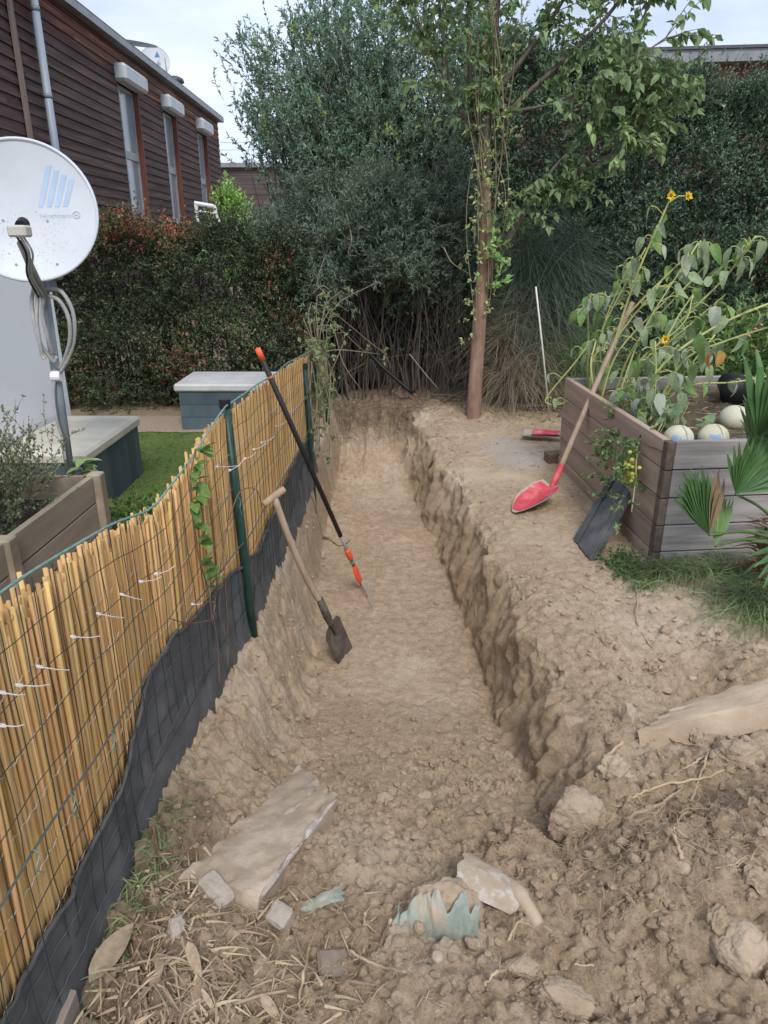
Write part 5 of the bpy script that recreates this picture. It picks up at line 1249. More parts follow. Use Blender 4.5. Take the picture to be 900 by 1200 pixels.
# orange dried leaves
dl = thing('dried_leaf_pair', 'pair of orange dried leaves hanging from the low sunflower stalk', 'leaf', (1.781, 3.900, 1.014))
om = M('orange dry leaf', (.46, .22, .06), (.58, .36, .14), 12, .7, leaf=.3); ol = big_leaf(1, .7, .4, .4, .1, 3, 7, 'leaf', om)
for d, p in (((-.15, -.1, -1), (1.768, 3.900, 1.014)), ((.12, -.1, -1), (1.812, 3.900, 1.023))): put('leaf', ol, dl, p, look(d, .6), (.10, .09, .10))
# squash seedlings in the near left bed corner, flowers behind
sq = thing('squash_plant', 'low grey green squash plant spilling over the bed corner', 'plant', (1.52, 3.9, .6))
sm = M('squash leaf', (.13, .20, .10), (.20, .28, .16), 12, .75, leaf=.25, orn=.2); ql = [big_leaf(1, .95, .4, .2, .16, 40 + k, 7, 'leaf', sm, True) for k in range(4)]
for k in range(70):
    c = np.array([R.uniform(1.40, 1.72), R.uniform(3.72, 4.4), .60]); h = R.uniform(.03, .14); e = c + [R.gauss(0, .03), R.gauss(0, .03), h]
    MB().tube([c, (c + e) / 2 + [.01, 0, .01], e], .002, 4).build('leaf_stem', stalk_m, sq); s = R.uniform(.04, .085)
    put('leaf', ql[k % 4], sq, e, look((R.gauss(0, 1), R.gauss(-.6, .8), R.uniform(-.4, .2)), R.gauss(0, .4)), (s, s, s))
fb = thing('flower_clump', 'leafy clump with small pink flowers behind the raised bed at right', 'plant', (2.9, 5.9, 0))
n = 300; Q = nrm(NR.normal(size=(n, 3))) * (NR.random(n) ** .5)[:, None] * [.6, .3, .35] + [2.95, 6.1, .62]
foliage('foliage', fb, leafmat('border leaf', (0.081, 0.162, 0.041), (0.162, 0.257, 0.081), .35), Q, Q - [2.95, 6.1, .3], .2, 12, .06, .03, None)
for k in range(9):
    c = np.array([R.uniform(2.85, 3.5), R.uniform(5.75, 6.0), R.uniform(.72, .98)]); V, F = icosub(1)
    bake('blossom', V * .014 * [1, 1, .7] + c, F, M('pink blossom', (.55, .10, .16), (.65, .22, .28), 60, .7) if k == 0 else bpy.data.materials['pink blossom'], fb)
# tomato with green fruit hanging by the dark slab
tp = thing('tomato_plant', 'tomato plant with yellow green fruit hanging over the brown planks above the dark slab', 'tomato plant', (1.34, 3.7, .4))
TQ = []
for pts in ([(1.400, 3.566, 0.694), (1.360, 3.683, 0.558), (1.320, 3.549, 0.410), (1.280, 3.438, 0.260)], [(1.400, 3.618, 0.668), (1.360, 3.851, 0.513), (1.330, 3.904, 0.373), (1.290, 3.879, 0.227)], [(1.420, 3.831, 0.625), (1.380, 4.059, 0.483), (1.370, 4.097, 0.540), (1.330, 4.084, 0.319)]):
    P = smoothline([np.array(p) for p in pts], 6); MB().tube(P, np.linspace(.006, .003, len(P)), 6).build('vine_stem', M('tan stem', (.34, .30, .16), (.42, .38, .22), 9, .7), tp, smooth=True); TQ += list(P[4:])
tq = np.array([TQ[R.randrange(len(TQ))] + np.array([R.gauss(-.02, .02), R.gauss(0, .06), R.gauss(-.02, .045)]) for _ in range(95)])
foliage('foliage', tp, leafmat('tomato leaf', (0.115, 0.203, 0.068), (0.230, 0.324, 0.149), .3, .25), tq, NR.normal(size=(95, 3)) + [-.5, -.3, 0], .075, 9, .034, .018, None)
gm = M('green yellow tomato', (.32, .40, .06), (.52, .50, .10), 5, .35, orn=.2); V, F = icosub(2); fm = mesh_np('tomato', V, F, gm, True)
for k in range(18):
    c = np.array((1.285, 3.579, 0.448)) + [R.gauss(-.005, .01), R.gauss(0, .05), R.gauss(0, .06)]; s = R.uniform(.010, .015); put('tomato', fm, tp, c, None, (s, s, s * .95))
# potted-looking fan palm in the soil
pm = thing('fan_palm', 'young fan palm with shaggy brown trunk in front of the raised bed', 'palm', (1.80, 3.02, 0))
fib = M('palm fibre', (.10, .060, .038), (.22, .14, .09), 22, .95, .006, 50, stretch=(1, 1, .3)); palm = M('palm blade', (.030, .085, .022), (.075, .15, .045), 9, .45, orn=.25, spec=.4)
palm2 = M('light palm blade', (.12, .21, .07), (.18, .27, .10), 9, .5, orn=.2); tipm = M('brown palm tip', (.17, .12, .07), (.25, .19, .11), 20, .8); pet = M('palm stem', (.05, .10, .03), (.10, .15, .05), 9, .5)
P = np.array([(1.83, 3.02, -.05), (1.83, 3.02, .08), (1.825, 3.02, .22), (1.82, 3.02, .34)]); MB().tube(smoothline(P, 3), [.075, .080, .085, .085, .082, .080, .078, .070, .062, .05], 14).build('trunk', fib, pm, smooth=True)
n = 420; a = NR.uniform(0, 2 * PI, n); z = NR.uniform(.0, .36, n); B0 = np.stack([1.825 + .072 * np.cos(a), 3.02 + .072 * np.sin(a), z], -1)
V, F = blades_np(B0, np.stack([np.cos(a), np.sin(a), NR.uniform(-.4, 1.2, n)], -1), NR.uniform(.04, .13, n), NR.uniform(.004, .012, n), .4, 4); bake('fibre_tufts', V, F, fib, pm, kind='stuff')
def frond(base, hub, dirs, L, mat, tilt=(0, -1, .2), n=14, fold=.22, browntips=False):
    base, hub = np.array(base, float), np.array(hub, float); f = nrm(np.array(tilt, float))
    fr = MB().tube(smoothline([base, base + (hub - base) * .5 + [0, .02, .02], hub], 5), np.linspace(.0085, .0055, 11), 7).build('frond', pet, pm, smooth=True)
    d0, d1 = nrm(np.array(dirs[0], float)), nrm(np.array(dirs[1], float)); dm = nrm(np.array(dirs[2], float)) if len(dirs) > 2 else nrm(d0 + d1)
    for k in range(n):
        t = k / (n - 1); d = nrm((1 - t) ** 2 * d0 + 2 * t * (1 - t) * dm * 1.6 + t * t * d1); w = nrm(np.cross(d, f)); nn = np.cross(w, d)
        Lk = L * (.72 + .28 * math.sin(PI * (t * .8 + .1))) * R.uniform(.9, 1.05); G = []
        for s in (0, .25, .5, .75, .93, 1):
            hw = Lk * .052 * (s ** .7 * 1.9 if s < .5 else (1 - ((s - .5) / .5) ** 1.6 * .94) * 1.17); c = hub + d * Lk * s - nn * .10 * Lk * s ** 3 * R.uniform(.2, 1)
            G.append([c - w * hw + nn * fold * hw, c - nn * fold * hw * .8, c + w * hw + nn * fold * hw])
        MB().grid(np.array(G)).build('blade', tipm if (browntips and k > n - 4) else mat, fr)
frond((1.80, 2.97, .30), (1.406, 2.840, 0.378), ((-.75, -.1, .75), (.15, 0, 1), (-.4, 0, 1)), .33, palm, (.3, -1, .3), 13, browntips=True)
frond((1.80, 2.97, .28), (1.456, 2.870, 0.313), ((-.2, .1, 1), (.45, .2, 1)), .24, palm2, (.1, -1, .2), 9)
frond((1.82, 2.97, .34), (1.467, 2.800, 0.580), ((-.35, 0, 1), (1, -.2, .25), (.2, 0, .6)), .26, palm, (.1, -1, .4), 13)
frond((1.83, 2.98, .36), (1.536, 2.840, 0.814), ((-.28, .1, 1), (1, 0, .1), (.5, 0, .8)), .43, palm, (.2, -1, .2), 14)
frond((1.85, 2.98, .36), (1.631, 2.900, 0.618), ((-.5, .1, 1), (-.05, .2, 1), (-.3, .1, 1)), .36, palm2, (.1, -1, .1), 9)
frond((1.86, 3.0, .33), (1.581, 2.750, 0.774), ((-.3, 0, 1), (.8, 0, .5), (.2, 0, 1)), .26, palm, (.2, -1, .2), 14)
frond((1.80, 2.96, .20), (1.567, 2.820, 0.188), ((-1, -.2, .2), (1, -.3, .5), (0, -.8, .1)), .12, palm, (0, -.3, 1), 10)
frond((1.88, 3.0, .25), (1.677, 2.700, 0.386), ((-.8, -.2, .5), (.5, -.3, -.8), (-.5, -.5, -.4)), .26, palm, (0, -.5, 1), 12)
# grass tufts at the bed foot
gmx = leafmat('tuft grass', (.14, .20, .075), (.25, .31, .15), .3, .3)
def tuft(n, c, r, L0, L1, dr=.75):
    q = NR.normal(size=(n, 2)) * r + c; P = np.stack([q[:, 0], q[:, 1], ground_h(q[:, 0], q[:, 1])], -1)
    return blades_np(P, np.stack([NR.normal(0, .45, n), NR.normal(-.25, .45, n), np.ones(n)], -1), NR.uniform(L0, L1, n), NR.uniform(.003, .0065, n), dr, 5)
b = MB()
for a in ((520, (1.55, 3.22), (.11, .06), .10, .28), (700, (1.80, 3.15), (.14, .10), .12, .34), (420, (1.66, 2.86), (.10, .08), .16, .40, 1.1), (420, (1.72, 2.74), (.12, .07), .16, .38, 1.1), (160, (1.40, 3.24), (.035, .05), .10, .22), (140, (1.27, 3.12), (.03, .06), .08, .2, 1.1)):
    V, F = tuft(*a); b.add(V, Q=F)
b.build('grass_tufts', gmx, None, kind='stuff')
n = 170; x = NR.uniform(1.15, 1.36, n); y = NR.uniform(3.2, 3.45, n)
foliage('weeds', None, leafmat('low weed leaf', (0.074, 0.149, 0.047), (0.135, 0.230, 0.081), .3), np.stack([x, y, ground_h(x, y) + .01], -1), NR.normal(size=(n, 3)) + [0, 0, .3], .06, 7, .022, .010, None)
# small leaved shrub in the timber planter
ps_ = thing('planter_shrub', 'grey green small leafed shrub growing in the timber planter', 'shrub', (-1.8, 2.95, .3))
n = 420; Q = nrm(NR.normal(size=(n, 3))) * (NR.random(n) ** .5)[:, None] * [.24, .36, .22] + [-1.80, 2.98, .50]
foliage('foliage', ps_, leafmat('grey herb leaf', (0.155, 0.196, 0.101), (0.270, 0.304, 0.182), .3, .25), Q, Q - [-1.8, 2.98, .25] + NR.normal(0, .12, (n, 3)), .14, 18, .021, .012, (bark_grey, .0016))
Q = np.stack([NR.normal(-1.72, .12, 30), NR.normal(3.15, .15, 30), NR.uniform(.55, .68, 30)], -1)
foliage('top_shoots', ps_, bpy.data.materials['grey herb leaf'], Q, NR.normal(size=(30, 3)) * .3 + [0, 0, 1], .17, 16, .020, .011, (bark_grey, .0016))
wl = thing('leafy_weed', 'fresh green leafy weed at the corner of the timber planter', 'plant', (-1.55, 3.55, .3))
wlm = [big_leaf(1, .55, .6, .3, .08, 60 + k, 6, 'leaf', lfm2) for k in range(3)]
MB().tube([(-1.58, 3.6, .0), (-1.58, 3.58, .46)], .005, 6).build('stem', pet, wl)
for k in range(20):
    a = R.uniform(0, 2 * PI); put('leaf', wlm[k % 3], wl, (-1.58, 3.58, R.uniform(.40, .50)), look((math.cos(a), math.sin(a), R.uniform(-.2, .5)), 0), (R.uniform(.06, .11),) * 3)
n = 240; x = NR.uniform(-1.62, -1.1, n); y = NR.uniform(3.5, 4.1, n)
foliage('garden_weeds', None, leafmat('weed leaf', (0.081, 0.162, 0.041), (0.176, 0.270, 0.081), .35), np.stack([x, y, ground_h(x, y) + .02], -1), NR.normal(size=(n, 3)) + [0, 0, .4], .12, 9, .045, .022, None)
# creepers on the reed screen
cr_ = thing('creeper', 'green creeper with oval leaves climbing the reed screen near the first post', 'creeper', (-.62, 2.1, .7))
cstem = M('red brown creeper stem', (.13, .075, .05), (.22, .14, .09), 12, .8)
crl = [big_leaf(1, .55, .5, .3, .05, 80 + k, 6, 'leaf', M('creeper leaf', (.09, .18, .04), (.16, .26, .07), 6, .5, leaf=.3, orn=.3) if k == 0 else bpy.data.materials['creeper leaf']) for k in range(3)]
main = [(fence_x(v) + .045, v, z) for v, z in ((2.2, .30), (2.2, .42), (2.14, .58), (2.12, .72), (2.13, .86), (2.2, .94))]
P = smoothline([np.array(p) for p in main], 5); MB().tube(P, .0028, 5).build('stem', cstem, cr_, smooth=True)
for pts in (((2.2, .34), (2.35, .50), (2.45, .62), (2.5, .80)), ((2.2, .32), (2.0, .42), (1.85, .52)), ((2.2, .05), (2.22, .2), (2.2, .34)), ((2.3, .05), (2.34, .22), (2.36, .5)), ((2.45, .60), (2.6, .66), (2.85, .58), (2.95, .45)), ((2.36, .02), (2.30, .22), (2.27, .34), (2.4, .48))):
    MB().tube(smoothline([np.array((fence_x(v) + .05, v, z)) for v, z in pts], 5), .0019, 5).build('stem', cstem, cr_, smooth=True)
for k in range(34):
    c = P[R.randrange(6, len(P))] + np.array([.01, R.gauss(0, .02), R.gauss(0, .015)]); s = R.uniform(.035, .075)
    put('leaf', crl[k % 3], cr_, c, look((R.uniform(.2, 1), R.gauss(0, 1), R.uniform(-.5, .5)), R.gauss(0, .5)), (s, s, s))
cr2 = thing('creeper', 'pale half dry creeper hanging over the far end of the reed screen', 'creeper', (-.5, 5.4, .5))
Q = []
for k in range(16):
    y0, z0 = R.uniform(5.0, 5.7), R.uniform(.75, 1.0); pts = [(-.52 + R.gauss(0, .03), y0, z0), (-.48 + R.gauss(0, .05), y0 + R.gauss(0, .15), z0 - .25), (-.46 + R.gauss(0, .06), y0 + R.gauss(0, .2), z0 - R.uniform(.4, .9))]
    P = smoothline([np.array(p) for p in pts], 4); Q += list(P); MB().tube(P, .0026, 4).build('stem', vinem, cr2)
for k in range(10):
    y0 = R.uniform(5.2, 6.4); P = smoothline([np.array(p) for p in ((-.5, y0, .45), (-.52 + R.gauss(0, .12), y0 + .2, .95 + R.gauss(0, .1)), (-.42 + R.gauss(0, .22), y0 + .4, .85 + R.gauss(0, .25)))], 4); Q += list(P); MB().tube(P, .003, 4).build('stem', vinem, cr2)
Q = np.array([Q[R.randrange(len(Q))] for _ in range(100)]) + NR.normal(0, .04, (100, 3))
foliage('leaves', cr2, leafmat('pale creeper leaf', (0.162, 0.216, 0.088), (0.284, 0.324, 0.162), .35, .3), Q, NR.normal(size=(100, 3)) + [.3, -.3, -.3], .08, 6, .042, .028, None)

# ------------------------------------------------------------------ broken slabs, stones, roots, litter
conc = M('dusty grey concrete', (.43, .345, .255), (.49, .41, .325), 6, .93, .004, 45, c3=(.36, .29, .215))
conc_y = M('dusty brown concrete', (.34, .262, .18), (.45, .36, .262), 6, .93, .004, 45, c3=(.41, .32, .228))
mortar = M('whitish mortar', (.40, .335, .275), (.55, .51, .48), 22, .95, .008, 50, c3=(.38, .33, .28))
stone_g = M('grey paving stone', (.33, .28, .235), (.42, .37, .32), 30, .93, .003, 90)
stone_b = M('brown earthy stone', (.30, .23, .16), (.44, .35, .255), 9, .95, .012, 28, detail=9)
def rock(name, c, r, mat, label, seed, planes=9, sub=4, rough=.10, rot=0., cat='stone', parent=None, flat=None):
    rr = np.random.default_rng(seed); V, F = icosub(sub)
    for k in range(planes):
        n_ = nrm(rr.normal(size=3)); dd_ = rr.uniform(.55, .85); e = V @ n_ - dd_; V = V - np.maximum(e, 0)[:, None] * n_ * .97
    if flat is not None: V[:, 2] = np.minimum(V[:, 2], flat + .05 * fbm(V, 3, 2, seed=seed))
    V = V + V * (rough * fbm(V, 2.2, 5, .6, seed=seed + 3)[:, None]) + nrm(V) * (.045 * fbm(V, 7, 4, .6, seed=seed + 7, ridged=True)[:, None])
    cz, sz = math.cos(rot), math.sin(rot); V = V * r; V = np.stack([V[:, 0] * cz - V[:, 1] * sz, V[:, 0] * sz + V[:, 1] * cz, V[:, 2]], -1) + c
    o = bake(name, V, F, mat, parent, c, True)
    if label: tag(o, label, cat)
    return o
def slab(name, C4, th, mat, seed, label=None, cat='slab', edge=.012, surf=.004, nu=34, nv=24, nw=6, parent=None, smooth=True, chip=.02):
    """broken slab: C4 top corners a,b,c,d; closed block with rough edges"""
    a, b, c, d = [np.array(p, float) for p in C4]; nn = nrm(np.cross(b - a, d - a)); nn = nn if nn[2] > 0 else -nn
    def pt(s, t, w): return (a * (1 - s) * (1 - t) + b * s * (1 - t) + c * s * t + d * (1 - s) * t) - nn * th * w
    B = MB(); s = np.linspace(0, 1, nu); t = np.linspace(0, 1, nv); w = np.linspace(0, 1, nw)
    S_, T_ = np.meshgrid(s, t, indexing='ij')
    def sheet(S_, T_, W_):
        G = np.array([pt(x, y, z) for x, y, z in zip(S_.ravel(), T_.ravel(), W_.ravel())]).reshape(*S_.shape, 3)
        m = np.minimum(np.minimum(S_, 1 - S_) * nu / 6, np.minimum(T_, 1 - T_) * nv / 6).clip(0, 1)[..., None]; cen = (a + b + c + d) / 4
        off = nrm(G - cen - nn * np.sum((G - cen) * nn, -1, keepdims=True))
        G = G - off * (1 - m) * (edge + edge * 1.6 * fbm(G, 14, 4, .55, seed=seed)[..., None])
        ed = (1 - m) * np.exp(-W_[..., None] * 3) * chip * np.maximum(0, fbm(G, 20, 3, seed=seed + 5)[..., None] + .2)
        return G + nn * (surf * fbm(G, 16, 4, .6, seed=seed + 2)[..., None]) - nn * ed
    B.grid(sheet(S_, T_, S_ * 0)); B.grid(sheet(S_, T_, S_ * 0 + 1), True)
    for q in (0., 1.):
        A1, A2 = np.meshgrid(s, w, indexing='ij'); B.grid(sheet(A1, A1 * 0 + q, A2), q == 0)
        A1, A2 = np.meshgrid(t, w, indexing='ij'); B.grid(sheet(A1 * 0 + q, A1, A2), q == 1)
    o = B.build(name, mat, parent, tuple((a + b + c + d) / 4), smooth)
    if label: tag(o, label, cat)
    return o
# left broken slab with mortar edge
SA, SB, SC, SD = [np.array(p, float) for p in ((-0.533, 1.375, 0.034), (-0.303, 2.070, -0.190), (-0.142, 1.780, -0.058), (-0.315, 1.340, 0.015))]
bs = slab('broken_slab', (SA, SB, SC, SD), .13, conc, 31, 'large broken concrete slab with whitish mortar edge tilting into the trench', 'slab', .010, .005)
SQ = lambda s_, t_, h_=0: SA * (1 - s_) * (1 - t_) + SB * s_ * (1 - t_) + SC * s_ * t_ + SD * (1 - s_) * t_ + np.array([0, 0, h_])
slab('mortar_strip', (SQ(.42, .50, .004), SQ(.93, .52, .004), SQ(.92, .62, .004), SQ(.45, .60, .003)), .012, mortar, 33, None, None, .006, .005, 30, 6, 3, bs)
slab('mortar_edge', (SQ(.02, .95, -.002), SQ(.97, .95, -.002), SQ(.98, 1.02, -.012), SQ(.02, 1.03, -.012)), .10, mortar, 35, None, None, .005, .008, 34, 8, 6, bs)
# paving stones
def cobble(c, u_, v_, w_, label, ch=.010, mat=stone_g, seed=1):
    b = MB().cbox(c, u_, v_, w_, ch); V, F = b.arrays(); o = None
    bm_ = bpy.data.meshes.new('tmp'); import bmesh
    me = mesh_np('paving_stone', V - np.array(c), F, mat); bm = bmesh.new(); bm.from_mesh(me)
    bmesh.ops.subdivide_edges(bm, edges=bm.edges[:], cuts=5, use_grid_fill=True)
    co = np.array([v.co for v in bm.verts]); nz = fbm(co + seed, 30, 4, .6, seed=seed)
    for v, q in zip(bm.verts, nz): v.co += v.co.normalized() * float(q) * .0028
    bm.to_mesh(me); bm.free(); bpy.data.meshes.remove(bm_)
    me.polygons.foreach_set('use_smooth', np.ones(len(me.polygons), bool)) if False else None
    o = put('paving_stone', me, None, c); return tag(o, label, 'paving stone')
def frame3(p, yaw, pitch, roll, L, Wd, Hh):
    m = Matrix.Rotation(yaw, 3, 'Z') @ Matrix.Rotation(pitch, 3, 'Y') @ Matrix.Rotation(roll, 3, 'X')
    return [np.array(m @ Vector(e)) for e in ((L, 0, 0), (0, Wd, 0), (0, 0, Hh))]
c = np.array((-0.430, 1.357, 0.007)); cobble(c, *frame3(c, math.radians(-38), .30, -.12, .050, .030, .026), 'grey paving stone with slanted end lying left of the broken slab corner', .011, seed=3)
c = np.array((-0.259, 1.307, -0.020)); cobble(c, *frame3(c, math.radians(-32), .05, .45, .030, .027, .024), 'small grey paving stone with rounded step wedged against the mortar edge', .008, seed=5)
c = np.array((-0.120, 1.182, -0.026)); cobble(c, *frame3(c, math.radians(10), .1, .25, .036, .03, .022), 'dark brown paving stone covered in fine roots', .006, M('damp dark stone', (.16, .125, .095), (.23, .185, .145), 20, .93, .003, 70), seed=7)
rock('stone', (-0.337, 1.341, -0.044), (.022, .013, .020), stone_b, 'narrow upright tan stone wedged between two grey paving stones', 41, 8, 3, rot=.8)
rock('stone', (-0.379, 1.267, -0.018), (.034, .017, .013), stone_b, 'flat wedge shaped olive brown stone in front of the left paving stone', 42, 8, 3, rot=-.6)
rock('mortar_lump', (-0.488, 1.220, 0.053), (.020, .030, .024), mortar, 'pale mortar lump with a dark hollow among dry leaves', 43, 5, 3, .18, rot=.2, cat='mortar')
# large stones
rock('boulder', (0.560, 1.641, -0.018), (.100, .082, .076), stone_b, 'large angular dusty boulder at the right lip of the trench', 51, 12, 4, .09, rot=.4)
rock('stone', (0.836, 2.038, 0.043), (.034, .030, .045), conc, 'upright rounded flat stone touching the end of the right slab', 52, 7, 3, .08)
rock('boulder', (0.810, 1.166, 0.056), (.062, .066, .055), stone_b, 'smooth dusty boulder half buried at the lower right', 53, 8, 4, .06, rot=.3)
rock('stone', (0.137, 1.929, -0.210), (.028, .021, .016), stone_b, 'small angular pale stone on the trench floor', 54, 10, 3, .08, rot=.5)
rock('stone', (0.003, 1.891, -0.186), (.030, .026, .018), stone_b, 'earthy lumpy stone left of the angular one on the trench floor', 55, 8, 3, .14)
rock('stone', (0.109, 2.151, -0.288), (.026, .016, .013), stone_b, 'small round clod like stone farthest up the trench floor pile', 56, 6, 3, .16)
rock('stone', (0.087, 1.258, 0.004), (.017, .015, .024), stone_b, 'tan upright stone in front of the torn green sheet', 57, 7, 3, .08)
rock('stone', (0.119, 1.154, 0.038), (.017, .014, .013), conc, 'small grey stone below the torn green sheet', 58, 7, 3, .08)
rock('stone', (0.215, 1.221, -0.004), (.026, .015, .017), stone_b, 'wedge of hard soil right below the broken pipe', 59, 8, 3, .10, rot=-.5)
rock('stone', (0.318, 1.173, -0.013), (.045, .035, .025), stone_b, 'broad cracked lump of soil at the lower middle', 60, 9, 4, .14, rot=.3)
rock('stone', (0.399, 1.120, -0.046), (.075, .045, .03), stone_b, 'largest flat lump of soil at the bottom edge', 61, 9, 4, .12, rot=-.25)
rock('stone', (1.093, 2.336, -0.069), (.026, .020, .016), stone_b, 'small loose stone on the soil above the right slab', 62, 8, 3, .1)
rock('stone', (0.435, 1.569, -0.088), (.022, .025, .022), stone_b, 'dark lump below the large angular boulder', 63, 8, 3, .12)
rock('stone', (0.731, 1.325, 0.120), (.022, .018, .018), stone_b, 'squarish tan stone among pale roots at right', 64, 7, 3, .06)
rock('stone', (1.110, 1.833, 0.038), (.085, .05, .045), stone_b, 'earthy sod lump with hanging roots below the right slab', 65, 5, 4, .2)
rock('stone', (1.229, 2.412, -0.061), (.018, .015, .012), conc, 'tiny pale pebble near the hollow by the palm', 66, 6, 2, .1)
rock('stone', (1.204, 2.670, 0.001), (.028, .024, .03), stone_b, 'rounded earth lump at the grass edge below the palm', 67, 6, 3, .1)
rock('stone', (0.718, 1.786, 0.028), (.06, .05, .045), stone_b, 'crumbling earth lump between the boulder and the right slab', 68, 8, 4, .18)
# right slab
rsb = slab('right_slab', ((0.831, 1.930, 0.060), (1.047, 2.130, 0.023), (1.431, 2.208, 0.094), (1.341, 2.041, 0.085)), .085, conc_y, 71, 'long dusty concrete slab lying across the soil mound at right', 'slab', .008, .003, 44, 18, chip=.012)
# broken pipe piece with a torn green sheet
bp = thing('broken_pipe', 'broken grey clay pipe piece with white crust half buried in the fill', 'pipe', (0.279, 1.381, -0.032))
pc = np.array((0.264, 1.387, -0.049)); G = []; Gi = []
ax = nrm(np.array([.62, -.28, -.12])); up = nrm(np.array([.1, .35, 1.0]) - ax * np.dot(ax, [.1, .35, 1.0])); sd_ = np.cross(ax, up)
for s in np.linspace(-.085, .085, 22):
    ro, ri = [], []
    for th in np.linspace(-1.25, 1.15, 26):
        q = pc + ax * (s + .018 * float(noise3(np.array([th * 3, s * 8, 4.])))); k = 1 + .05 * float(noise3(np.array([s * 20, th * 3, 1.]))); rr = .078 * k * (1 - .9 * max(0, s) * 3)
        ro.append(q + up * rr * math.cos(th) + sd_ * rr * math.sin(th) * 1.1); ri.append(q + (up * rr * math.cos(th) + sd_ * rr * math.sin(th) * 1.1) * .80)
    G.append(ro); Gi.append(ri)
G, Gi = np.array(G), np.array(Gi); b = MB().grid(G).grid(Gi, True)
for e, f in ((G[0], Gi[0]), (G[-1][::-1], Gi[-1][::-1]), (G[::-1, 0], Gi[::-1, 0]), (G[:, -1], Gi[:, -1])): b.grid(np.stack([e, f], 1))
b.build('pipe_shell', M('crusted clay pipe', (.34, .27, .195), (.46, .42, .39), 22, .9, .005, 50, c3=(.36, .29, .215), lo=.42, hi=.62), bp, smooth=True)
MB().tube(smoothline([np.array((0.319, 1.423, -0.041)), np.array((0.350, 1.349, -0.005)), np.array((0.384, 1.285, -0.025))], 5), [.024] * 6 + [.018] * 4 + [.016], 10).build('broken_rim', conc_y, bp, smooth=True)
tg = thing('torn_sheet', 'torn faded green plastic sheet draped over the broken clay pipe', 'plastic sheet', (0.151, 1.322, -0.007))
gsm = M('faded green plastic', (.205, .250, .212), (.40, .325, .24), 24, .6, .003, 90, stretch=(1, .6, .6), spec=.4, c3=(.29, .315, .27))
def torn(pts_base, pts_tip, seed, n=14, m=7):
    G = np.zeros((n, m, 3)); b0, b1 = [np.array(p, float) for p in pts_base]; t0, t1 = [np.array(p, float) for p in pts_tip]
    for i, s in enumerate(np.linspace(0, 1, n)):
        for j, q in enumerate(np.linspace(0, 1, m)):
            p = (b0 * (1 - q) + b1 * q) * (1 - s) + (t0 * (1 - q) + t1 * q) * s + np.array([0, -.02, .035]) * math.sin(PI * s * .8)
            k = float(noise3(np.array([q * 3.5 + s, s * 2.5, seed * 3.]))) + .5 * float(noise3(np.array([q * 9, s * 6, seed]))); p = p + np.array([.004, -.012, .012]) * k
            if i == n - 1: p = p + (p - G[i - 1, j]) * 1.6 * float(noise3(np.array([q * 5, 3., seed])))
            if j in (0, m - 1): p = p + (t1 - t0) * .16 * float(noise3(np.array([s * 6, j, seed + 2.])))
            G[i, j] = p
    return MB().grid(G).grid(G - [0, -.0015, .0015], True)
gsm2 = M('grey torn plastic', (.30, .25, .19), (.42, .35, .28), 26, .7)
dc0 = np.array((0.151, 1.322, -0.033)); dx_ = np.array([1., 0, 0]); dy_ = np.array([0, 1., 0])
def dome(a_, b_):
    """crumpled skin over the buried lump: a_ sideways -1..1, b_ from the front foot (0) over the top (1)"""
    th = b_ * 1.75; r = 1 + .10 * float(noise3(np.array([a_ * 2.3, b_ * 2, 1.]))) + .045 * float(noise3(np.array([a_ * 11 + b_ * 3, b_ * 1.6, 5.]))) + .02 * float(noise3(np.array([a_ * 25, b_ * 6, 9.])))
    return dc0 + dx_ * (.125 * a_ * r + .012 * b_) + dy_ * (-.070 * math.cos(th) * r) + np.array([0, 0, .118 * math.sin(th) * r * math.sqrt(max(.05, 1 - .62 * a_ * a_))])
V, F = icosub(4); cr0 = 1 + .10 * fbm(V, 2, 4, .6, seed=90) + .05 * fbm(V, 6, 3, .6, seed=91, ridged=True)
bake('core_lump', V * cr0[:, None] * [.100, .058, .092] + dc0 + [.004, .006, 0], F, stone_b, bp, smooth=True)
na, nb = 64, 18; G = np.zeros((na, nb, 3))
for i, a_ in enumerate(np.linspace(-1.05, .62, na)):
    tp_ = .62 + .42 * float(noise3(np.array([a_ * 4.2, 3., 7.]))) + .10 * float(noise3(np.array([a_ * 13, 1., 2.]))) - .35 * math.exp(-((a_ - .02) / .10) ** 2) - .40 * math.exp(-((a_ - .42) / .09) ** 2) + .10 * (1 - a_ * a_)
    for j, t in enumerate(np.linspace(0, 1, nb)): G[i, j] = dome(a_ + .05 * t * math.sin(9 * a_), -.02 + max(.12, tp_) * t)
MB().grid(G).grid(G - [0, -.002, .001], True).build('sheet_skin', gsm, tg, smooth=True)
G = np.array([[dome(a_, .02 + (.30 + .15 * float(noise3(np.array([a_ * 9, 1., 4.])))) * t) + np.array([-.006, -.008, .004]) for t in np.linspace(0, 1, 8)] for a_ in np.linspace(-1.2, -.72, 14)])
MB().grid(G).grid(G - [0, -.002, .001], True).build('grey_flap', gsm2, tg, smooth=True)
o = torn(((-0.218, 1.339, -0.031), (-0.190, 1.322, -0.031)), ((-0.114, 1.412, -0.043), (-0.102, 1.362, -0.037)), 9).build('torn_scrap', gsm, None, (-0.164, 1.346, -0.012), smooth=True)
tag(o, 'small green plastic scrap right of the broken slab', 'plastic scrap')
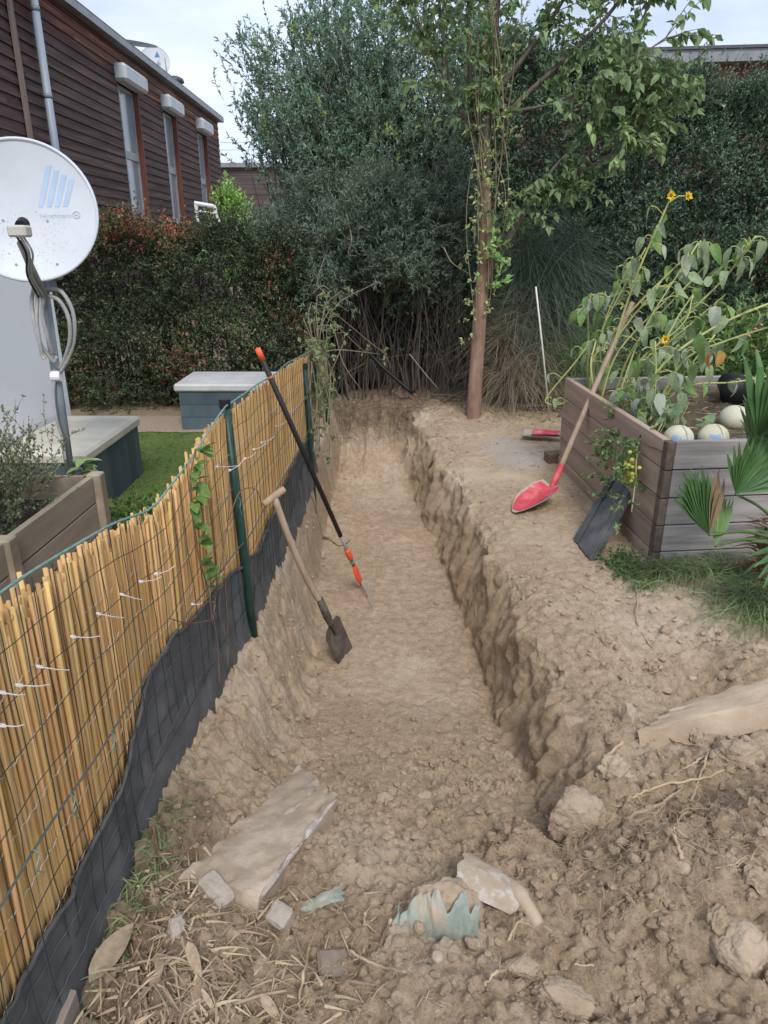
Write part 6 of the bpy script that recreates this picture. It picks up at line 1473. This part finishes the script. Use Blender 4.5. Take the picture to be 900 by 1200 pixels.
# single roots
rootm = M('pale root', (.36, .26, .155), (.49, .385, .26), 18, .85, .001, 60); rootd = M('dusty root', (.30, .225, .15), (.39, .305, .215), 18, .9, .001, 60)
def root(label, pts, r0, r1, mat=rootm, hairs=6, name='root'):
    P = smoothline([np.array(p, float) for p in pts], 6); n = len(P)
    P[1:-1] += NR.normal(0, .0016, (n - 2, 3))
    o = MB().tube(P, np.linspace(r0, r1, n) * .85 * (1 + .12 * NR.normal(size=n)), 8).build(name, mat, None, P[0], smooth=True); tag(o, label, 'root')
    for k in range(hairs):
        c = P[R.randrange(1, n)]; d = np.array([R.gauss(0, 1), R.gauss(0, 1), R.gauss(0, .5)]) * .028
        MB().tube(smoothline([c, c + d * .5 + [0, 0, .004], c + d], 3), np.linspace(r1 * .35, .0005, 7), 4).build('rootlet', mat, o)
root('forked pale root sticking down from the right slab end toward the boulder', [(0.769, 1.882, 0.055), (0.719, 1.860, 0.019), (0.659, 1.796, 0.009), (0.608, 1.787, -0.023)], .0062, .003)
root('long curved pale root spanning the hollow in the soil mound', [(0.643, 1.689, -0.026), (0.694, 1.651, 0.008), (0.757, 1.697, 0.006), (0.845, 1.714, 0.029), (0.980, 1.750, 0.023), (1.082, 1.775, 0.044)], .0050, .0045, hairs=8)
root('knobbly root crossing over the long curved one', [(1.033, 1.850, 0.038), (0.984, 1.774, 0.029), (0.935, 1.707, -0.000), (0.853, 1.592, 0.035), (0.742, 1.415, 0.155)], .0052, .003, hairs=10)
root('straight root slanting left from the crossing of two roots', [(1.032, 1.851, 0.030), (0.980, 1.824, 0.015), (0.907, 1.773, 0.026)], .0045, .003, hairs=3)
root('thick splintered root end pointing up in the lower right soil', [(0.800, 1.589, 0.026), (0.729, 1.400, 0.159), (0.736, 1.369, 0.146), (0.737, 1.339, 0.133)], .0020, .0078, hairs=1)
root('short broken root lying just under the right slab', [(0.931, 1.958, 0.018), (0.964, 1.926, 0.023), (1.006, 1.928, 0.007), (1.024, 1.879, 0.037)], .0052, .0035, rootd, 2)
root('dusty root lying parallel below the long curved root', [(0.691, 1.605, 0.000), (0.753, 1.604, 0.033), (0.841, 1.671, 0.017), (0.907, 1.720, 0.011)], .007, .004, rootd, 4)
root('upright pale root with side hairs at the bottom left of centre', [(-0.179, 1.240, -0.034), (-0.174, 1.098, 0.067), (-0.186, 1.081, 0.005), (-0.179, 1.010, 0.013)], .0042, .0034, hairs=9)
root('short peeled yellow root stub right of the brown paving stone', [(-0.047, 1.302, -0.002), (-0.049, 1.291, -0.047), (-0.049, 1.210, -0.021)], .0040, .0038, hairs=0)
root('second peeled yellow root stub leaning right', [(0.017, 1.261, 0.026), (0.000, 1.260, -0.028), (-0.014, 1.202, -0.005)], .0044, .0035, hairs=1)
root('brown knotted root running right from the brown paving stone', [(-0.079, 1.178, 0.028), (-0.035, 1.149, 0.030), (0.000, 1.134, 0.032), (0.047, 1.098, 0.067)], .0050, .003, rootd, 5)
root('torn fibrous root under the broken pipe', [(0.343, 1.290, -0.009), (0.322, 1.263, 0.004), (0.298, 1.230, -0.004)], .0040, .0045, hairs=4)
root('peeled root piece lying below the pipe pieces', [(0.287, 1.172, -0.028), (0.246, 1.106, 0.055), (0.221, 1.087, 0.040)], .0048, .004, hairs=2)
root('thin pale root lying bent on the soil below the grass', [(1.238, 3.143, -0.004), (1.184, 2.958, -0.000), (1.124, 2.791, -0.003), (1.111, 2.660, -0.010), (1.125, 2.590, -0.026)], .0050, .003, hairs=0)
root('pale root hanging out of the far trench wall', [(0.207, 6.000, -0.004), (0.222, 5.950, -0.090), (0.177, 5.900, -0.190)], .006, .003, hairs=2)
root('light thick root lying on the far right trench bank', [(0.499, 5.741, -0.025), (0.417, 5.564, -0.062), (0.372, 5.707, -0.193)], .010, .006, rootd, 0)
root('small root poking from the middle of the trench wall', [(0.409, 5.066, -0.309), (0.440, 4.893, -0.279), (0.474, 4.661, -0.237)], .004, .003, hairs=1)
root('grey root standing in the left trench side behind the rake', [(-0.516, 4.611, -0.042), (-0.486, 4.734, -0.226), (-0.473, 4.814, -0.355), (-0.452, 4.824, -0.474)], .017, .009, M('grey root bark', (.17, .13, .095), (.25, .2, .15), 18, .9, .002, 50), 3)
root('dark twisted root beside the rake collar', [(-0.455, 4.859, -0.461), (-0.391, 4.842, -0.495), (-0.322, 4.741, -0.493), (-0.253, 4.842, -0.495)], .010, .005, M('dark root bark', (.11, .085, .06), (.17, .135, .10), 18, .9, .002, 50), 5)
root('pale broken twig pointing right on the lower soil', [(0.449, 1.196, -0.043), (0.494, 1.190, -0.038)], .003, .0028, hairs=0, name='twig')
root('flat dark splinter right of the broken pipe rim', [(0.319, 1.452, -0.057), (0.372, 1.443, -0.042), (0.415, 1.419, 0.002)], .0055, .003, M('dark splinter', (.19, .145, .10), (.27, .21, .15), 20, .9), 0, name='splinter')
# fine root felt
def felt(n, x0, x1, y0, y1, L, r, zo=.006):
    x = NR.uniform(x0, x1, n); y = NR.uniform(y0, y1, n); P = np.stack([x, y, ground_h(x, y) + zo], -1); a = NR.uniform(0, 2 * PI, n); out = [P]
    for k in range(5):
        a = a + NR.normal(0, .7, n); st_ = L * NR.uniform(.6, 1.2, n) / 5; Q = out[-1] + np.stack([np.cos(a) * st_, np.sin(a) * st_, NR.normal(0, .006, n)], -1)
        Q[:, 2] = np.maximum(Q[:, 2], ground_h(Q[:, 0], Q[:, 1]) + .001); out.append(Q)
    return tubes_np(np.stack(out, 1), NR.uniform(r * .6, r * 1.3, n), r * .4, 3)
b = MB()
for a in ((330, -.32, .06, .95, 1.22, .055, .0007), (220, .42, 1.1, 1.15, 1.65, .075, .0007), (140, .48, .85, 1.25, 1.5, .07, .0008, .016), (140, -.5, .6, .95, 1.5, .05, .0006), (60, 1.0, 1.4, 1.5, 2.2, .07, .0007)):
    V, F = felt(*a); b.add(V, Q=F)
b2 = MB()
for a in ((120, .48, .95, 1.25, 1.62, .13, .0011, .014), (50, .9, 1.25, 1.15, 1.5, .13, .0010), (40, -.3, .1, .95, 1.15, .10, .0010)):
    V, F = felt(*a); b2.add(V, Q=F)
b2.build('tangled_roots', rootm, None, kind='stuff')
b.build('fine_roots', rootd, None, kind='stuff')
# dry bamboo-like leaf litter beside the cloth
lit = M('dry leaf litter', (.28, .21, .135), (.42, .335, .235), 6, .85, isl=.38)
n = 1900; x = np.concatenate([NR.normal(-.45, .10, 1350), NR.uniform(-.6, -.05, 550)]); y = np.concatenate([NR.normal(1.13, .15, 1350), NR.uniform(.92, 1.40, 550)])
x = np.maximum(x, fence_x(y) + .05); P = np.stack([x, y, ground_h(x, y) + NR.uniform(.002, .022, n)], -1)
V, F = blades_np(P, NR.normal(size=(n, 3)) * [1, 1, .22] + [.25, -.35, .05], NR.uniform(.012, .080, n) , NR.uniform(.0018, .008, n), NR.uniform(-.1, .5, n), 5)
bake('leaf_litter', V, F, lit, kind='stuff')
n = 900; x, y = NR.uniform(-.55, 1.3, n), NR.uniform(.9, 3.0, n); P = np.stack([x, y, ground_h(x, y) + .003], -1)
V, F = blades_np(P, NR.normal(size=(n, 3)) * [1, 1, .15], NR.uniform(.008, .035, n), NR.uniform(.001, .003, n), .1, 3); bake('straw_bits', V, F, lit, kind='stuff')
litl = [big_leaf(1, w, .25, .5, .05, 100 + k, 7, 'dry_leaf', lit) for k, w in enumerate((.30, .18, .22))]
big = M('large dry leaf', (.25, .19, .13), (.34, .27, .19), 9, .85)
p0, p1 = np.array((-0.652, 1.104, 0.025)), np.array((-0.597, 1.249, 0.040))
o = put('dry_leaf', big_leaf(1, .36, .12, .35, .04, 5, 9, 'dry_leaf', big), None, p0, look(p1 - p0, .25), (np.linalg.norm(p1 - p0),) * 3); tag(o, 'large pointed dry leaf lying beside the shade cloth', 'leaf')
for lab, a, b_ in (('slender yellow dry leaf curled at the end of the brown stick', (-0.448, 1.174, 0.062), (-0.401, 1.097, 0.053)), ('pale narrow dry leaf standing in the litter near the mortar lump', (-0.487, 1.083, 0.061), (-0.518, 1.192, 0.042)),
                   ('dry leaf blade lying below the small grey paving stone', (-0.332, 1.191, -0.014), (-0.296, 1.295, -0.056)), ('long dry leaf slanting at the bottom edge under the litter', (-0.401, 1.089, 0.030), (-0.359, 1.054, -0.009)),
                   ('yellow brown pointed leaf at the bottom beside the upright root', (-0.271, 1.090, 0.010), (-0.219, 1.032, 0.005)), ('pale dry leaf on the slope under the shade cloth edge', (-0.657, 1.968, 0.002), (-0.629, 1.909, -0.009))):
    a, b_ = np.array(a), np.array(b_); o = put('dry_leaf', litl[len(lab) % 3], None, a, look(b_ - a, R.uniform(-.5, .5)), (np.linalg.norm(b_ - a),) * 3); tag(o, lab, 'leaf', 'single dry leaves in the litter')
for lab, pts, r, mt in (('brown bent stick lying across the leaf litter', [(-0.589, 1.114, 0.056), (-0.545, 1.148, 0.032), (-0.469, 1.131, 0.067), (-0.428, 1.135, 0.038)], .0036, rootd), ('rusty iron rod standing at the cloth edge', [(-0.631, 1.515, 0.067), (-0.616, 1.484, 0.030), (-0.585, 1.415, 0.014)], .0042, M('rust', (.10, .055, .035), (.17, .10, .065), 30, .85)),
        ('short dark rusty rod leaning beside the earth hole', [(-0.558, 1.512, 0.017), (-0.571, 1.499, -0.026), (-0.553, 1.407, 0.017)], .005, bpy.data.materials['rust']), ('pale stick lying in front of the flat olive stone', [(-0.392, 1.152, -0.006), (-0.364, 1.187, -0.001), (-0.337, 1.214, 0.001)], .0042, rootm),
        ('grey brown stick half buried at the bottom left of centre', [(-0.330, 1.083, -0.013), (-0.273, 1.088, 0.006), (-0.214, 1.098, 0.009)], .0042, rootd), ('dark dry twig on the left slope above the broken slab', [(-0.420, 1.990, -0.150), (-0.386, 1.953, -0.169), (-0.351, 1.946, -0.199)], .0042, rootd)):
    P = smoothline([np.array(p) for p in pts], 5); o = MB().tube(P, np.linspace(r, r * .75, len(P)), 7).build('stick', mt, None, P[0], smooth=True); tag(o, lab, 'stick')
o = MB().cbox((-.672, .99, .0), (.012, -.002, 0), (.0, .08, .0), (0, 0, .055), .003).build('grey_board', M('grey weathered board', (.22, .18, .145), (.32, .27, .22), 8, .9, .001, 50, stretch=(1, .2, 1)), None, (-.672, .99, 0)); tag(o, 'short grey board end at the bottom left under the shade cloth', 'board')
V, F = tuft(260, (-.615, 1.42), (.025, .16), .04, .11); bake('fence_grass', V, F, gmx, kind='stuff')
